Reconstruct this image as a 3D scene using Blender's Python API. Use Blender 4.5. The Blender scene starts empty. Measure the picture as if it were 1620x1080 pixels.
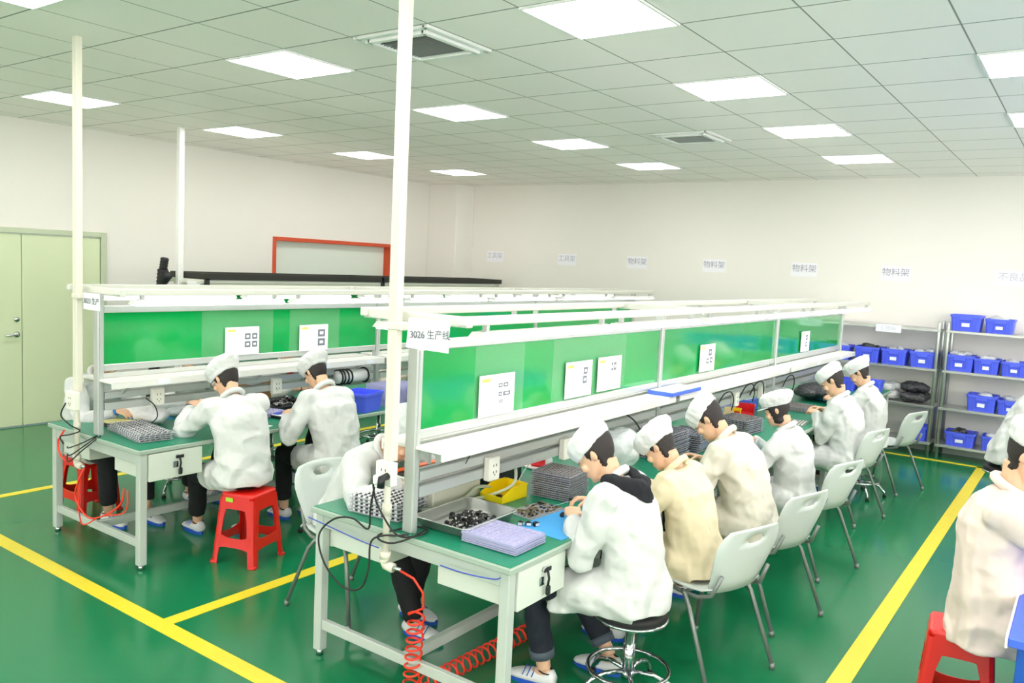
import bpy, bmesh, math, random
from mathutils import Vector, Matrix, Euler, noise
random.seed(7)
PI = math.pi
SC = bpy.context.scene
COL = SC.collection
# ---------------------------------------------------------------- camera
cam_data = bpy.data.cameras.new('camera')
cam = bpy.data.objects.new('camera', cam_data)
COL.objects.link(cam)
CAM_YAW, CAM_PITCH, CAM_ROLL = -0.620819, -0.0948606, 0.0485434
fw = Vector((math.sin(CAM_YAW)*math.cos(CAM_PITCH), math.cos(CAM_YAW)*math.cos(CAM_PITCH), math.sin(CAM_PITCH)))
rt = Vector((math.cos(CAM_YAW), -math.sin(CAM_YAW), 0))
up = rt.cross(fw)
r2 = rt*math.cos(CAM_ROLL) + up*math.sin(CAM_ROLL)
u2 = -rt*math.sin(CAM_ROLL) + up*math.cos(CAM_ROLL)
mw = Matrix((r2, u2, -fw)).transposed().to_4x4()
mw.translation = Vector((0, 0, 2.0))
cam.matrix_world = mw
cam_data.sensor_width = 36
cam_data.lens = 36*1286.48/1620
cam_data.clip_start = 0.05
SC.camera = cam
# ---------------------------------------------------------------- world, exposure
w = bpy.data.worlds.new('world'); SC.world = w
w.use_nodes = True
w.node_tree.nodes['Background'].inputs[0].default_value = (0.9, 0.95, 1, 1)
w.node_tree.nodes['Background'].inputs[1].default_value = 0.3
SC.view_settings.view_transform = 'Standard'
SC.view_settings.look = 'None'
SC.view_settings.gamma = 1
SC.view_settings.use_curve_mapping = False
SC.view_settings.exposure = 1.12
PANEL_EMIT = 7.5
TUBE_EMIT = 2.6
FILL_EMIT = 4.5  # strength of the added window-shaped fill lights
SC.cycles.max_bounces = 8
SC.cycles.diffuse_bounces = 5
SC.cycles.transparent_max_bounces = 24
SC.cycles.use_denoising = True
# ---------------------------------------------------------------- materials
MATS = {}
def srgb(h):
    c = [int(h[i:i+2], 16)/255 for i in (0, 2, 4)]
    return tuple((x/12.92 if x <= .04045 else ((x+.055)/1.055)**2.4) for x in c) + (1,)
def mat(name, col, rough=.5, metal=0., var=.06, scale=8., bump=0., bscale=40., emit=0., alpha=1., trans=0., coat=0., spec=.5, stretch=None, sheen=0., folds=0.):
    if name in MATS: return MATS[name]
    m = bpy.data.materials.new(name); m.use_nodes = True
    nt = m.node_tree; N = nt.nodes; L = nt.links
    b = N['Principled BSDF']
    c = srgb(col) if isinstance(col, str) else col
    tc = N.new('ShaderNodeTexCoord')
    mp = N.new('ShaderNodeMapping'); L.new(tc.outputs['Object'], mp.inputs['Vector'])
    if stretch: mp.inputs['Scale'].default_value = stretch
    nz = N.new('ShaderNodeTexNoise'); nz.inputs['Scale'].default_value = scale; nz.inputs['Detail'].default_value = 4
    L.new(mp.outputs[0], nz.inputs['Vector'])
    mx = N.new('ShaderNodeMix'); mx.data_type = 'RGBA'
    mx.inputs['A'].default_value = tuple(max(0, x*(1-var)) for x in c[:3]) + (1,)
    mx.inputs['B'].default_value = tuple(min(1, x*(1+var)) for x in c[:3]) + (1,)
    L.new(nz.outputs['Fac'], mx.inputs['Factor']); L.new(mx.outputs['Result'], b.inputs['Base Color'])
    b.inputs['Roughness'].default_value = rough; b.inputs['Metallic'].default_value = metal
    b.inputs['Specular IOR Level'].default_value = spec
    b.inputs['Coat Weight'].default_value = coat; b.inputs['Coat Roughness'].default_value = .08
    if sheen: b.inputs['Sheen Weight'].default_value = sheen
    if alpha < 1: b.inputs['Alpha'].default_value = alpha
    if trans: b.inputs['Transmission Weight'].default_value = trans; b.inputs['IOR'].default_value = 1.3
    if emit:
        b.inputs['Emission Color'].default_value = c; b.inputs['Emission Strength'].default_value = emit
    if bump:
        n2 = N.new('ShaderNodeTexNoise'); n2.inputs['Scale'].default_value = bscale; n2.inputs['Detail'].default_value = 5
        L.new(mp.outputs[0], n2.inputs['Vector'])
        bp = N.new('ShaderNodeBump'); bp.inputs['Strength'].default_value = bump; bp.inputs['Distance'].default_value = .02
        L.new(n2.outputs['Fac'], bp.inputs['Height']); L.new(bp.outputs[0], b.inputs['Normal'])
    if folds:
        wv = N.new('ShaderNodeTexWave'); wv.inputs['Scale'].default_value = 2.2; wv.inputs['Distortion'].default_value = 9; wv.inputs['Detail'].default_value = 3; wv.inputs['Detail Scale'].default_value = 1.3
        wv.bands_direction = 'Y'; L.new(tc.outputs['Object'], wv.inputs['Vector'])
        b2 = N.new('ShaderNodeBump'); b2.inputs['Strength'].default_value = folds; b2.inputs['Distance'].default_value = .03
        L.new(wv.outputs['Fac'], b2.inputs['Height'])
        if bump: L.new(bp.outputs[0], b2.inputs['Normal'])
        L.new(b2.outputs[0], b.inputs['Normal'])
    MATS[name] = m; return m
M = dict(
 wall=mat('wall_paint', 'edeae4', .75, bump=.03, bscale=90, var=.015, scale=1.2),
 frame=mat('bench_frame_enamel', 'b9c2bb', .4, var=.04),
 drawer=mat('drawer_enamel', 'd5dcd2', .4, var=.02),
 alu=mat('aluminium_profile', 'bfc3c0', .35, metal=.35, var=.03, stretch=(1, .1, 1)),
 pvc=mat('pvc_trunking', 'dedacb', .45, var=.02),
 rail=mat('white_rail', 'dcdcd3', .4, var=.02),
 shelfw=mat('white_laminate_shelf', 'e6e5e0', .4, var=.02, scale=3),
 edge=mat('grey_edge_band', 'a3b3a6', .4),
 mat_green=mat('antistatic_bench_mat', '198464', .35, var=.05, scale=3, bump=.02, bscale=300),
 panel_green=mat('green_panel_film', '009a48', .10, var=.05, scale=1.5, spec=.7, coat=.6, bump=.015, bscale=2),
 paper=mat('printed_paper', 'f3f2f8', .6, var=.01),
 ink=mat('grey_ink', '6b6f78', .7), inklight=mat('faint_ink', 'c3c6d2', .7), yellow_ink=mat('yellow_heading_ink', 'e3cf6a', .7),
 dark=mat('black_plastic', '15161a', .4, var=.2), rubber=mat('black_rubber', '1b1b1d', .6),
 chrome=mat('chrome', 'c8ccd0', .14, metal=1, var=.03), steel=mat('stainless_steel', 'bfc2be', .3, metal=.8, var=.08, stretch=(1, 8, 1)),
 grey_tube=mat('grey_painted_tube', '858c88', .35, metal=.4), 
 chairp=mat('chair_plastic', 'ced6d2', .42, var=.02, bump=.01, bscale=200),
 red=mat('red_plastic', 'd6170f', .32, var=.05, coat=.2), redhose=mat('red_air_hose', 'ef3a24', .3), 
 green_tag=mat('green_sticker', 'a8d63f', .5),
 blue=mat('blue_bin_plastic', '5064ef', .4, var=.05), bluel=mat('blue_mat', '3fa2e6', .5), yellow=mat('yellow_bin_plastic', 'f2d409', .38),
 label=mat('white_label', 'e9ecf4', .6),
 socket=mat('socket_plastic', 'edebe0', .4), 
 door=mat('door_enamel', 'd8e2bd', .45, var=.02, scale=2), doorframe=mat('door_frame_enamel', 'c3cdb2', .45),
 orange=mat('orange_red_frame', 'd4522e', .45), pane=mat('window_blind_board', 'e6f0e6', .5, var=.01),
 tape=mat('yellow_floor_tape', 'ecd832', .35, var=.06, scale=6),
 clear=mat('clear_plastic_tray', 'dfe1ea', .18, alpha=.24, spec=.8), lav=mat('lavender_clear_tray', 'cfcdf0', .2, alpha=.42, spec=.8),
 smoke=mat('smoky_clear_tray', 'b4b6c2', .2, alpha=.5, spec=.8, var=.2, scale=60), bag=mat('clear_plastic_bag', 'e9edee', .15, alpha=.62, spec=.9, bump=.6, bscale=30, var=.1, scale=20),
 bagwhite=mat('white_parts_bag', 'eef0f0', .3, alpha=.93, spec=.7, bump=.6, bscale=30, var=.08, scale=25), bagdark=mat('bag_of_black_parts', '3b3a40', .2, bump=.8, bscale=60, var=.6, scale=40, spec=.8),
 module=mat('black_lens_module', '17171a', .35, var=.3, scale=80), modulew=mat('white_module_face', 'e4e4e4', .4), brown=mat('brown_component', '7d6a48', .5, var=.3, scale=80),
 beige=mat('beige_equipment', 'cfd0bf', .45), hose=mat('pale_rubber_hose', 'b9c4ac', .4), bluewire=mat('blue_cord', '3a4fb8', .5),
 orangep=mat('orange_strip', 'ee6a34', .4), skin=mat('skin', 'e2b595', .5, var=.06, scale=12, bump=.03, bscale=200), hair=mat('black_hair', '241c1b', .55, var=.3, scale=60, bump=.3, bscale=150),
 coat=mat('white_lab_coat', 'd3d5d4', .75, var=.025, scale=5, bump=.10, bscale=12, sheen=.1, folds=.5), coatc=mat('cream_lab_coat', 'e2d4b2', .75, var=.04, scale=4, bump=.10, bscale=12, sheen=.1, folds=.5),
 coatw=mat('off_white_lab_coat', 'dad5c7', .75, var=.02, scale=4, bump=.10, bscale=12, folds=.5), coatp=mat('pinkish_lab_coat', 'e8d6cc', .75, var=.03, scale=4, bump=.10, bscale=12, folds=.5),
 cap=mat('white_cloth_cap', 'd9dada', .8, var=.02, bump=.3, bscale=22), 
 trousers=mat('black_trousers', '141519', .8, var=.2, bump=.2, bscale=25), jeans=mat('dark_navy_jeans', '141b28', .8, var=.2, bump=.2, bscale=30), cuff=mat('turned_up_cuff', '4a5560', .8),
 hood=mat('black_hood', '17181f', .9, bump=.3, bscale=20), shoew=mat('white_cloth_shoe', 'e3e4e6', .7), shoeb=mat('blue_shoe_sole', '1f55c0', .5), stripe=mat('blue_stripe', '3d63b8', .6), sock=mat('grey_sock', '9aa0a4', .9), blackb=mat('black_board', '2a2a26', .5),
 redpl=mat('bright_red_plastic', 'e0202a', .35), wrist=mat('blue_wrist_band', '3d86d8', .6), white=mat('white_plastic', 'f0f0ee', .4), cardboard=mat('brown_cardboard', 'b48a5c', .8),
 tabblue=mat('blue_table_mat', '4a6de0', .4), bluecab=mat('blue_cabinet_enamel', '1f57b5', .4), yellowpaper=mat('yellow_printed_lid', 'ded48a', .5), lip=mat('lips', 'c07a68', .5), eyem=mat('dark_lashes', '1c1412', .5),
)
M['panel_light'] = mat('led_panel_diffuser', 'fff9f6', .5, emit=PANEL_EMIT, var=0)
M['tube_light'] = mat('led_tube_diffuser', 'ffffff', .5, emit=TUBE_EMIT, var=0)
# ---------------------------------------------------------------- mesh builder
class MB:
    def __init__(s): s.v = []; s.f = []; s.m = []; s.k = 0; s.T = None; s.sm = []
    def add(s, vs, fs, smooth=False):
        o = len(s.v)
        if s.T is not None: vs = [s.T @ Vector(v) for v in vs]
        s.v += [tuple(v) for v in vs]; s.f += [tuple(i+o for i in f) for f in fs]
        s.m += [s.k]*len(fs); s.sm += [smooth]*len(fs)
        return s
    def box(s, x0, x1, y0, y1, z0, z1, c=0):
        if c <= 0:
            vs = [(x, y, z) for x in (x0, x1) for y in (y0, y1) for z in (z0, z1)]
            return s.add(vs, [(0,1,3,2),(4,6,7,5),(0,4,5,1),(2,3,7,6),(0,2,6,4),(1,5,7,3)])
        c = min(c, (x1-x0)*.45, (y1-y0)*.45, (z1-z0)*.45)
        vs = []; ix = {}
        for i, x in enumerate((x0, x1)):
            for j, y in enumerate((y0, y1)):
                for k, z in enumerate((z0, z1)):
                    sx, sy, sz = (1, -1)[i]*c, (1, -1)[j]*c, (1, -1)[k]*c
                    for a, p in enumerate(((x, y+sy, z+sz), (x+sx, y, z+sz), (x+sx, y+sy, z))):
                        ix[i, j, k, a] = len(vs); vs.append(p)
        fs = []
        for i in (0, 1): fs.append([ix[i,0,0,0], ix[i,0,1,0], ix[i,1,1,0], ix[i,1,0,0]][::1 if i == 0 else -1])
        for j in (0, 1): fs.append([ix[0,j,0,1], ix[1,j,0,1], ix[1,j,1,1], ix[0,j,1,1]][::1 if j == 0 else -1])
        for k in (0, 1): fs.append([ix[0,0,k,2], ix[0,1,k,2], ix[1,1,k,2], ix[1,0,k,2]][::1 if k == 0 else -1])
        for i in (0, 1):
            for j in (0, 1):
                fs.append([ix[i,j,0,0], ix[i,j,0,1], ix[i,j,1,1], ix[i,j,1,0]][::1 if i != j else -1])
                fs.append([ix[i,0,j,0], ix[i,1,j,0], ix[i,1,j,2], ix[i,0,j,2]][::1 if i == j else -1])
                fs.append([ix[0,i,j,1], ix[1,i,j,1], ix[1,i,j,2], ix[0,i,j,2]][::-1 if i == j else 1])
                for k in (0, 1):
                    fs.append([ix[i,j,k,0], ix[i,j,k,1], ix[i,j,k,2]][::-1 if (i+j+k) % 2 == 0 else 1])
        return s.add(vs, fs)
    def tube(s, pts, r, n=8, cap=True, closed=False):
        pts = [Vector(p) for p in pts]; R = r if isinstance(r, (list, tuple)) else [r]*len(pts)
        vs = []; fs = []; ref = None; m = len(pts)
        for i, p in enumerate(pts):
            if closed: t = pts[(i+1) % m]-pts[i-1]
            else: t = pts[min(i+1, m-1)]-pts[max(i-1, 0)]
            t = t.normalized() if t.length > 1e-9 else Vector((0, 0, 1))
            if ref is None: ref = Vector((0, 0, 1)) if abs(t.z) < .9 else Vector((1, 0, 0))
            a = (ref - t*ref.dot(t)); a = a.normalized() if a.length > 1e-6 else t.orthogonal().normalized()
            b = t.cross(a); ref = a
            for k in range(n):
                q = 2*PI*k/n; vs.append(p + (a*math.cos(q)+b*math.sin(q))*R[i])
        for i in range(m if closed else m-1):
            for k in range(n):
                j = (i+1) % m
                fs.append((i*n+k, i*n+(k+1) % n, j*n+(k+1) % n, j*n+k))
        if cap and not closed: fs += [tuple(range(n))[::-1], tuple(range((m-1)*n, m*n))]
        return s.add(vs, fs, True)
    def cyl(s, p0, p1, r0, r1=None, n=16): return s.tube([p0, p1], [r0, r0 if r1 is None else r1], n)
    def lathe(s, prof, n=24, c=(0, 0, 0)):
        vs = []; fs = []; m = len(prof)
        for r, z in prof:
            for k in range(n):
                q = 2*PI*k/n; vs.append((c[0]+r*math.cos(q), c[1]+r*math.sin(q), c[2]+z))
        for i in range(m-1):
            for k in range(n): fs.append((i*n+k, i*n+(k+1) % n, (i+1)*n+(k+1) % n, (i+1)*n+k))
        fs += [tuple(range(n))[::-1], tuple(range((m-1)*n, m*n))]
        return s.add(vs, fs, True)
    def rings(s, rg, cap=True, smooth=True):
        n = len(rg[0]); vs = [v for r in rg for v in r]; fs = []
        for i in range(len(rg)-1):
            for k in range(n): fs.append((i*n+k, i*n+(k+1) % n, (i+1)*n+(k+1) % n, (i+1)*n+k))
        if cap: fs += [tuple(range(n))[::-1], tuple(range((len(rg)-1)*n, len(rg)*n))]
        return s.add(vs, fs, smooth)
    def quad(s, a, b, c, d): return s.add([a, b, c, d], [(0, 1, 2, 3)])
    def ball(s, c, r, n=16, m=10, rot=None):
        rx, ry, rz = r if isinstance(r, (list, tuple)) else (r, r, r); rg = []
        for i in range(m+1):
            a = -PI/2 + PI*(i+.02 if i == 0 else i-.02 if i == m else i)/m
            ring = []
            for k in range(n):
                q = 2*PI*k/n; p = Vector((rx*math.cos(a)*math.cos(q), ry*math.cos(a)*math.sin(q), rz*math.sin(a)))
                if rot is not None: p = rot @ p
                ring.append(p+Vector(c))
            rg.append(ring)
        return s.rings(rg)
    def prism(s, poly, z0, z1):
        n = len(poly); vs = [(x, y, z0) for x, y in poly]+[(x, y, z1) for x, y in poly]
        return s.add(vs, [tuple(range(n))[::-1], tuple(range(n, 2*n))]+[(k, (k+1) % n, n+(k+1) % n, n+k) for k in range(n)])
    def mesh(s, name):
        me = bpy.data.meshes.new(name); me.from_pydata(s.v, [], s.f)
        me.polygons.foreach_set('use_smooth', s.sm); me.update()
        return me
    def build(s, name, mats, parent=None):
        me = s.mesh(name)
        mats = mats if isinstance(mats, (list, tuple)) else [mats]
        for m in mats: me.materials.append(m)
        if len(mats) > 1: me.polygons.foreach_set('material_index', s.m)
        return link(name, me, parent)
def link(name, me, parent=None):
    o = bpy.data.objects.new(name, me); COL.objects.link(o)
    if parent is not None: o.parent = parent
    return o
def thing(name, label, cat, loc=(0, 0, 0), rz=0, group=None):
    o = bpy.data.objects.new(name, None); COL.objects.link(o); o.empty_display_size = .05
    o.location = loc; o.rotation_euler = (0, 0, rz)
    return tag(o, label, cat, group)
def tag(o, label, cat, group=None, kind=None):
    if label: o['label'] = label
    if cat: o['category'] = cat
    if group: o['group'] = group
    if kind: o['kind'] = kind
    return o
def struct(mb, name, m): o = mb.build(name, m); o['kind'] = 'structure'; return o
def dup(root, loc=None, rz=None, label=None, group=None):
    r = root.copy(); COL.objects.link(r)
    if loc is not None: r.location = loc
    if rz is not None: r.rotation_euler = (0, 0, rz)
    if label: r['label'] = label
    if group: r['group'] = group
    for ch in list(root.children):
        c = ch.copy(); COL.objects.link(c); c.parent = r
        for g in list(ch.children):
            d = g.copy(); COL.objects.link(d); d.parent = c
    return r
def text_mesh(txt, size, name, m, parent=None, mtx=None, ext=.0006):
    cu = bpy.data.curves.new(name, 'FONT'); cu.body = txt; cu.size = size; cu.align_x = 'CENTER'; cu.align_y = 'CENTER'; cu.extrude = ext
    o = bpy.data.objects.new(name, cu); COL.objects.link(o)
    dg = bpy.context.evaluated_depsgraph_get()
    me = bpy.data.meshes.new_from_object(o.evaluated_get(dg)); bpy.data.objects.remove(o)
    if mtx is not None: me.transform(mtx)
    me.materials.clear(); me.materials.append(m)
    return link(name, me, parent)
def fuse(mb, name, m, voxel=.01, smooth=2, parent=None, disp=0., dscale=.12, folds=0., seed=0):
    """one continuous skin over the overlapping volumes of mb"""
    me = mb.mesh(name); o = bpy.data.objects.new(name, me); COL.objects.link(o)
    r = o.modifiers.new('r', 'REMESH'); r.mode = 'VOXEL'; r.voxel_size = voxel; r.use_smooth_shade = True
    if smooth:
        q = o.modifiers.new('s', 'SMOOTH'); q.factor = .5; q.iterations = smooth
    if disp:
        t = bpy.data.textures.new(name, 'CLOUDS'); t.noise_scale = dscale; t.noise_depth = 1
        d = o.modifiers.new('d', 'DISPLACE'); d.texture = t; d.strength = disp; d.mid_level = .5; d.texture_coords = 'LOCAL'
        q = o.modifiers.new('s2', 'SMOOTH'); q.factor = .5; q.iterations = 1
    dg = bpy.context.evaluated_depsgraph_get()
    me2 = bpy.data.meshes.new_from_object(o.evaluated_get(dg)); bpy.data.objects.remove(o); bpy.data.meshes.remove(me)
    me2.polygons.foreach_set('use_smooth', [True]*len(me2.polygons))
    if folds:
        sd = Vector((seed*3.1, seed*1.7, seed*.9)); nn = noise.noise
        cs = [(v.co.copy(), v.normal.copy()) for v in me2.vertices]
        for v, (c, n) in zip(me2.vertices, cs):
            a = nn(Vector((c.x*7, c.y*7, c.z*2.6))+sd); b = nn(Vector((c.x*4+c.z*6, c.y*5-c.z*5, c.z*4-c.x*6))-sd)
            r = (1-abs(a)*2.6)*.55+(1-abs(b)*2.4)*.6-.55+.25*nn(c*16+sd)
            v.co = c+n*folds*max(-.6, r)
        me2.update()
    me2.materials.clear(); me2.materials.append(m)
    return link(name, me2, parent)
# ================================================================ room
CEIL = 3.267; WX0, WX1, WY0, WY1 = -9.3, 4.2, -4.6, 10.85
GX = lambda i: .6*i - 5.468
GY = lambda j: .6*j + 1.565
def nodes(m): return m.node_tree.nodes, m.node_tree.links, m.node_tree.nodes['Principled BSDF']
# green epoxy floor
fm = mat('green_epoxy_floor', '12784b', .13, var=.10, scale=.55, spec=.5, bump=.012, bscale=3)
N_, L_, B_ = nodes(fm)
n1 = N_.new('ShaderNodeTexNoise'); n1.inputs['Scale'].default_value = 1.6; n1.inputs['Detail'].default_value = 8
mr = N_.new('ShaderNodeMapRange'); mr.inputs['To Min'].default_value = .1; mr.inputs['To Max'].default_value = .26
tc = [n for n in N_ if n.type == 'TEX_COORD'][0]
L_.new(tc.outputs['Object'], n1.inputs['Vector']); L_.new(n1.outputs['Fac'], mr.inputs['Value']); L_.new(mr.outputs[0], B_.inputs['Roughness'])
struct(MB().box(WX0-.1, WX1+.1, WY0-.1, WY1+.1, -.1, 0), 'floor', fm)
# perforated metal tile ceiling with dark joints
cm = mat('ceiling_tiles', 'f7f2ee', .42, var=.015, scale=.8)
N_, L_, B_ = nodes(cm)
tc = [n for n in N_ if n.type == 'TEX_COORD'][0]
mp = N_.new('ShaderNodeMapping'); mp.inputs['Location'].default_value = (5.468+60*.6, -1.565+60*.6, 0); L_.new(tc.outputs['Object'], mp.inputs['Vector'])
sx = N_.new('ShaderNodeSeparateXYZ'); L_.new(mp.outputs[0], sx.inputs[0])
fac = None
for ax, wd in (('X', .0045), ('Y', .006)):
    md = N_.new('ShaderNodeMath'); md.operation = 'PINGPONG'; md.inputs[1].default_value = .3; L_.new(sx.outputs[ax], md.inputs[0])
    lt = N_.new('ShaderNodeMath'); lt.operation = 'LESS_THAN'; lt.inputs[1].default_value = wd; L_.new(md.outputs[0], lt.inputs[0])
    if fac is None: fac = lt
    else:
        mxx = N_.new('ShaderNodeMath'); mxx.operation = 'MAXIMUM'; L_.new(fac.outputs[0], mxx.inputs[0]); L_.new(lt.outputs[0], mxx.inputs[1]); fac = mxx
old = B_.inputs['Base Color'].links[0].from_socket
mj = N_.new('ShaderNodeMix'); mj.data_type = 'RGBA'; mj.inputs['B'].default_value = srgb('7c827d')
L_.new(fac.outputs[0], mj.inputs['Factor']); L_.new(old, mj.inputs['A'])
L_.new(mj.outputs['Result'], B_.inputs['Base Color'])
vo = N_.new('ShaderNodeTexVoronoi'); vo.inputs['Scale'].default_value = 50; vo.inputs['Randomness'].default_value = 0
L_.new(tc.outputs['Object'], vo.inputs['Vector'])
bp = N_.new('ShaderNodeBump'); bp.inputs['Strength'].default_value = .12; bp.inputs['Distance'].default_value = .003
L_.new(vo.outputs['Distance'], bp.inputs['Height']); L_.new(bp.outputs[0], B_.inputs['Normal'])
struct(MB().box(WX0-.1, WX1+.1, WY0-.1, WY1+.1, CEIL, CEIL+.1), 'ceiling', cm)
struct(MB().box(WX0-.1, WX1+.1, WY1, WY1+.1, 0, CEIL), 'wall_back', M['wall'])
struct(MB().box(WX0-.1, WX1+.1, WY0-.1, WY0, 0, CEIL), 'wall_front', M['wall'])
struct(MB().box(WX1, WX1+.1, WY0, WY1, 0, CEIL), 'wall_right', M['wall'])
# left wall with openings for the door and the window
DY0, DY1, DH = 3.05, 4.83, 2.07
WY_0, WY_1, WZ0, WZ1 = 7.22, 9.55, 1.1, 2.22
b = MB()
b.box(WX0-.16, WX0, WY0, DY0, 0, CEIL); b.box(WX0-.16, WX0, DY0, DY1, DH, CEIL); b.box(WX0-.16, WX0, DY1, WY_0, 0, CEIL)
b.box(WX0-.16, WX0, WY_0, WY_1, 0, WZ0); b.box(WX0-.16, WX0, WY_0, WY_1, WZ1, CEIL); b.box(WX0-.16, WX0, WY_1, WY1, 0, CEIL)
struct(b, 'wall_left', M['wall'])
struct(MB().box(WX0, WX0+.62, WY1-.45, WY1, 0, CEIL, .01), 'wall_corner_pilaster', M['wall'])
struct(MB().box(WX0, WX0+.012, WY0, DY0-.06, 0, .1).box(WX0, WX0+.012, DY1+.06, WY1-.45, 0, .1), 'baseboard_left', M['frame'])
struct(MB().box(WX0+.62, WX1, WY1-.012, WY1, 0, .1), 'baseboard_back', M['frame'])
# double door
d = tag(bpy.data.objects.new('door_1', None), None, None, None, 'structure'); COL.objects.link(d); d.location = (WX0-.04, 0, 0)
MB().box(0, .075, DY0-.06, DY0, 0, DH+.06, .008).box(0, .075, DY1, DY1+.06, 0, DH+.06, .008).box(0, .075, DY0, DY1, DH, DH+.06, .008).build('door_frame', M['doorframe'], d)
for y0, y1 in ((DY0+.004, 3.985), (3.993, DY1-.004)):
    lf = MB().box(0, .045, y0, y1, .012, DH-.005, .004).build('door_leaf', M['door'], d)
    if y1 < 4:
        MB().cyl((.045, 3.93, 1.0), (.06, 3.93, 1.0), .03).cyl((.06, 3.93, 1), (.1, 3.93, 1), .011).tube([(.1, 3.93, 1), (.105, 3.9, 1.0), (.1, 3.8, .995)], .011).build('door_handle', M['chrome'], lf)
        MB().cyl((.045, 3.93, 1.16), (.062, 3.93, 1.16), .026).build('door_lock', M['chrome'], lf)
# window in the left wall with an orange red frame
d = tag(bpy.data.objects.new('window_1', None), None, None, None, 'structure'); COL.objects.link(d); d.location = (WX0, 0, 0)
t = .055
MB().box(-.16, .02, WY_0, WY_0+t, WZ0, WZ1, .005).box(-.16, .02, WY_1-t, WY_1, WZ0, WZ1, .005).box(-.16, .02, WY_0+t, WY_1-t, WZ1-t, WZ1, .005).box(-.16, .02, WY_0+t, WY_1-t, WZ0, WZ0+t, .005).build('window_frame', M['orange'], d)
MB().box(-.13, -.12, WY_0+t, WY_1-t, WZ0+t, WZ1-t).build('window_pane', M['pane'], d)
# yellow floor lines
def tape(x0, x1, y0, y1, label):
    tag(MB().box(x0, x1, y0, y1, .0005, .003).build('floor_line', M['tape']), label, 'floor marking')
tape(-9.2, -1.6, 2.29, 2.385, 'yellow floor line crossing the near left floor in front of the bench ends')
tape(-3.93, -3.84, 2.385, 10.5, 'yellow floor line running away between the two benches')
tape(-.92, -.82, 2.0, 10.35, 'yellow floor line running away on the right behind the chairs')
tape(-6.85, -6.77, 2.385, 10.5, 'yellow floor line on the far side of the left bench towards the door')
tape(-3.84, -.82, 10.27, 10.34, 'thin yellow floor line along the foot of the storage shelves')
tape(-9.2, -6.85, 2.68, 2.76, 'short yellow floor line at the far left by the door side')
# ceiling lights
proto = None
LT = {(-4, 3): 'at the far left of the ceiling above the left pole', (-4, 6): 'behind the second thin pole at left', (-4, 9): 'third back along the left column of lights', (-4, 12): 'farthest of the left column near the back corner',
 (1, 3): 'left of the air vent above the left bench', (1, 6): 'just right of the front white pole', (1, 9): 'fourth from the front in the middle, above the right bench', (1, 12): 'farthest in the middle against the back wall',
 (5, 3): 'largest, cut by the top edge of the picture', (5, 6): 'right of centre, second in its column', (5, 9): 'right of centre, third in its column', (5, 12): 'right of centre, last before the back wall',
 (8, 6): 'at the right edge, the nearer one', (8, 9): 'at the right edge, the farther one'}
for i in (-4, 1, 5, 8, 12):
    for j in (-7, -4, 0, 3, 6, 9, 12):
        lab = LT.get((i, j))
        vis = lab is not None
        if not vis: lab = 'square ceiling light outside the view, %s column, %s row' % ({-4: 'far left', 1: 'left', 5: 'middle', 8: 'right', 12: 'far right'}[i], {-7: 'first', -4: 'second', 0: 'third', 3: 'fourth', 6: 'fifth', 9: 'sixth', 12: 'last'}[j])
        else: lab = 'square white ceiling light ' + lab
        loc = (GX(i)+.3, GY(j)+.3, CEIL)
        if GX(i) > WX1-.7 or GY(j) > WY1-.6: continue
        if proto is None:
            proto = thing('ceiling_light', lab, 'ceiling light', loc, group='ceiling light panels')
            MB().box(-.298, -.285, -.298, .298, -.012, .0).box(.285, .298, -.298, .298, -.012, 0).box(-.285, .285, -.298, -.285, -.012, 0).box(-.285, .285, .285, .298, -.012, 0).build('light_frame', M['white'], proto)
            MB().box(-.285, .285, -.285, .285, -.009, -.001).build('diffuser', M['panel_light'], proto)
        else: dup(proto, loc, label=lab)
# air vents
def vent(i, j, label, sx=.56):
    v = thing('ceiling_vent', label, 'vent', (GX(i)+.3, GY(j)+.3, CEIL))
    b = MB()
    for a, c in ((.27, .015), (.22, .03)):
        for s in (-1, 1):
            b.box(s*a-.02, s*a+.02, -a-.02, a+.02, -c, 0, .004); b.box(-a, a, s*a-.02, s*a+.02, -c, 0, .004)
    b.build('vent_frame', M['white'], v)
    b = MB()
    for k in range(14):
        y = -.18+k*.027; b.add([(-.2, y, -.022), (.2, y, -.022), (.2, y+.016, -.006), (-.2, y+.016, -.006), (-.2, y, -.019), (.2, y, -.019), (.2, y+.016, -.003), (-.2, y+.016, -.003)], [(3,2,1,0), (4,5,6,7), (0,1,5,4), (2,3,7,6), (1,2,6,5), (3,0,4,7)])
    b.build('vent_louvre', M['alu'], v)
    MB().box(-.2, .2, -.2, .2, -.003, -.001).build('vent_duct', M['dark'], v)
vent(3, 3, 'square air vent in the ceiling beside the front pole')
vent(3.2, 9, 'small looking far air vent in the ceiling over the right bench')
# wall signs
FLIP = Matrix.Rotation(PI/2, 4, 'X')
for x, txt, where in ((-8.19, '工具架', 'leftmost on the back wall'), (-6.78, '工具架', 'second from left on the back wall'), (-5.56, '物料架', 'third from left on the back wall'), (-4.37, '物料架', 'in the middle of the row on the back wall'), (-3.14, '物料架', 'fifth from left on the back wall'), (-2.04, '物料架', 'left of the tall shelves on the back wall'), (-.75, '不良品区', 'at the right edge')):
    s = thing('paper_sign', 'white paper sign with grey lettering '+where, 'sign', (x, WY1-.004, 2.11))
    ww = .17 if x < -1 else .24
    MB().box(-ww, ww, -.002, .002, -.09, .09).build('sheet', M['paper'], s)
    text_mesh(txt, .105, 'lettering', M['inklight'] if x < -5.8 or x > -1 else mat('mid_grey_ink', 'a3a4b4', .7), s, Matrix.Translation((0, -.004, .01)) @ FLIP)

HP_ = -PI/2
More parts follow.
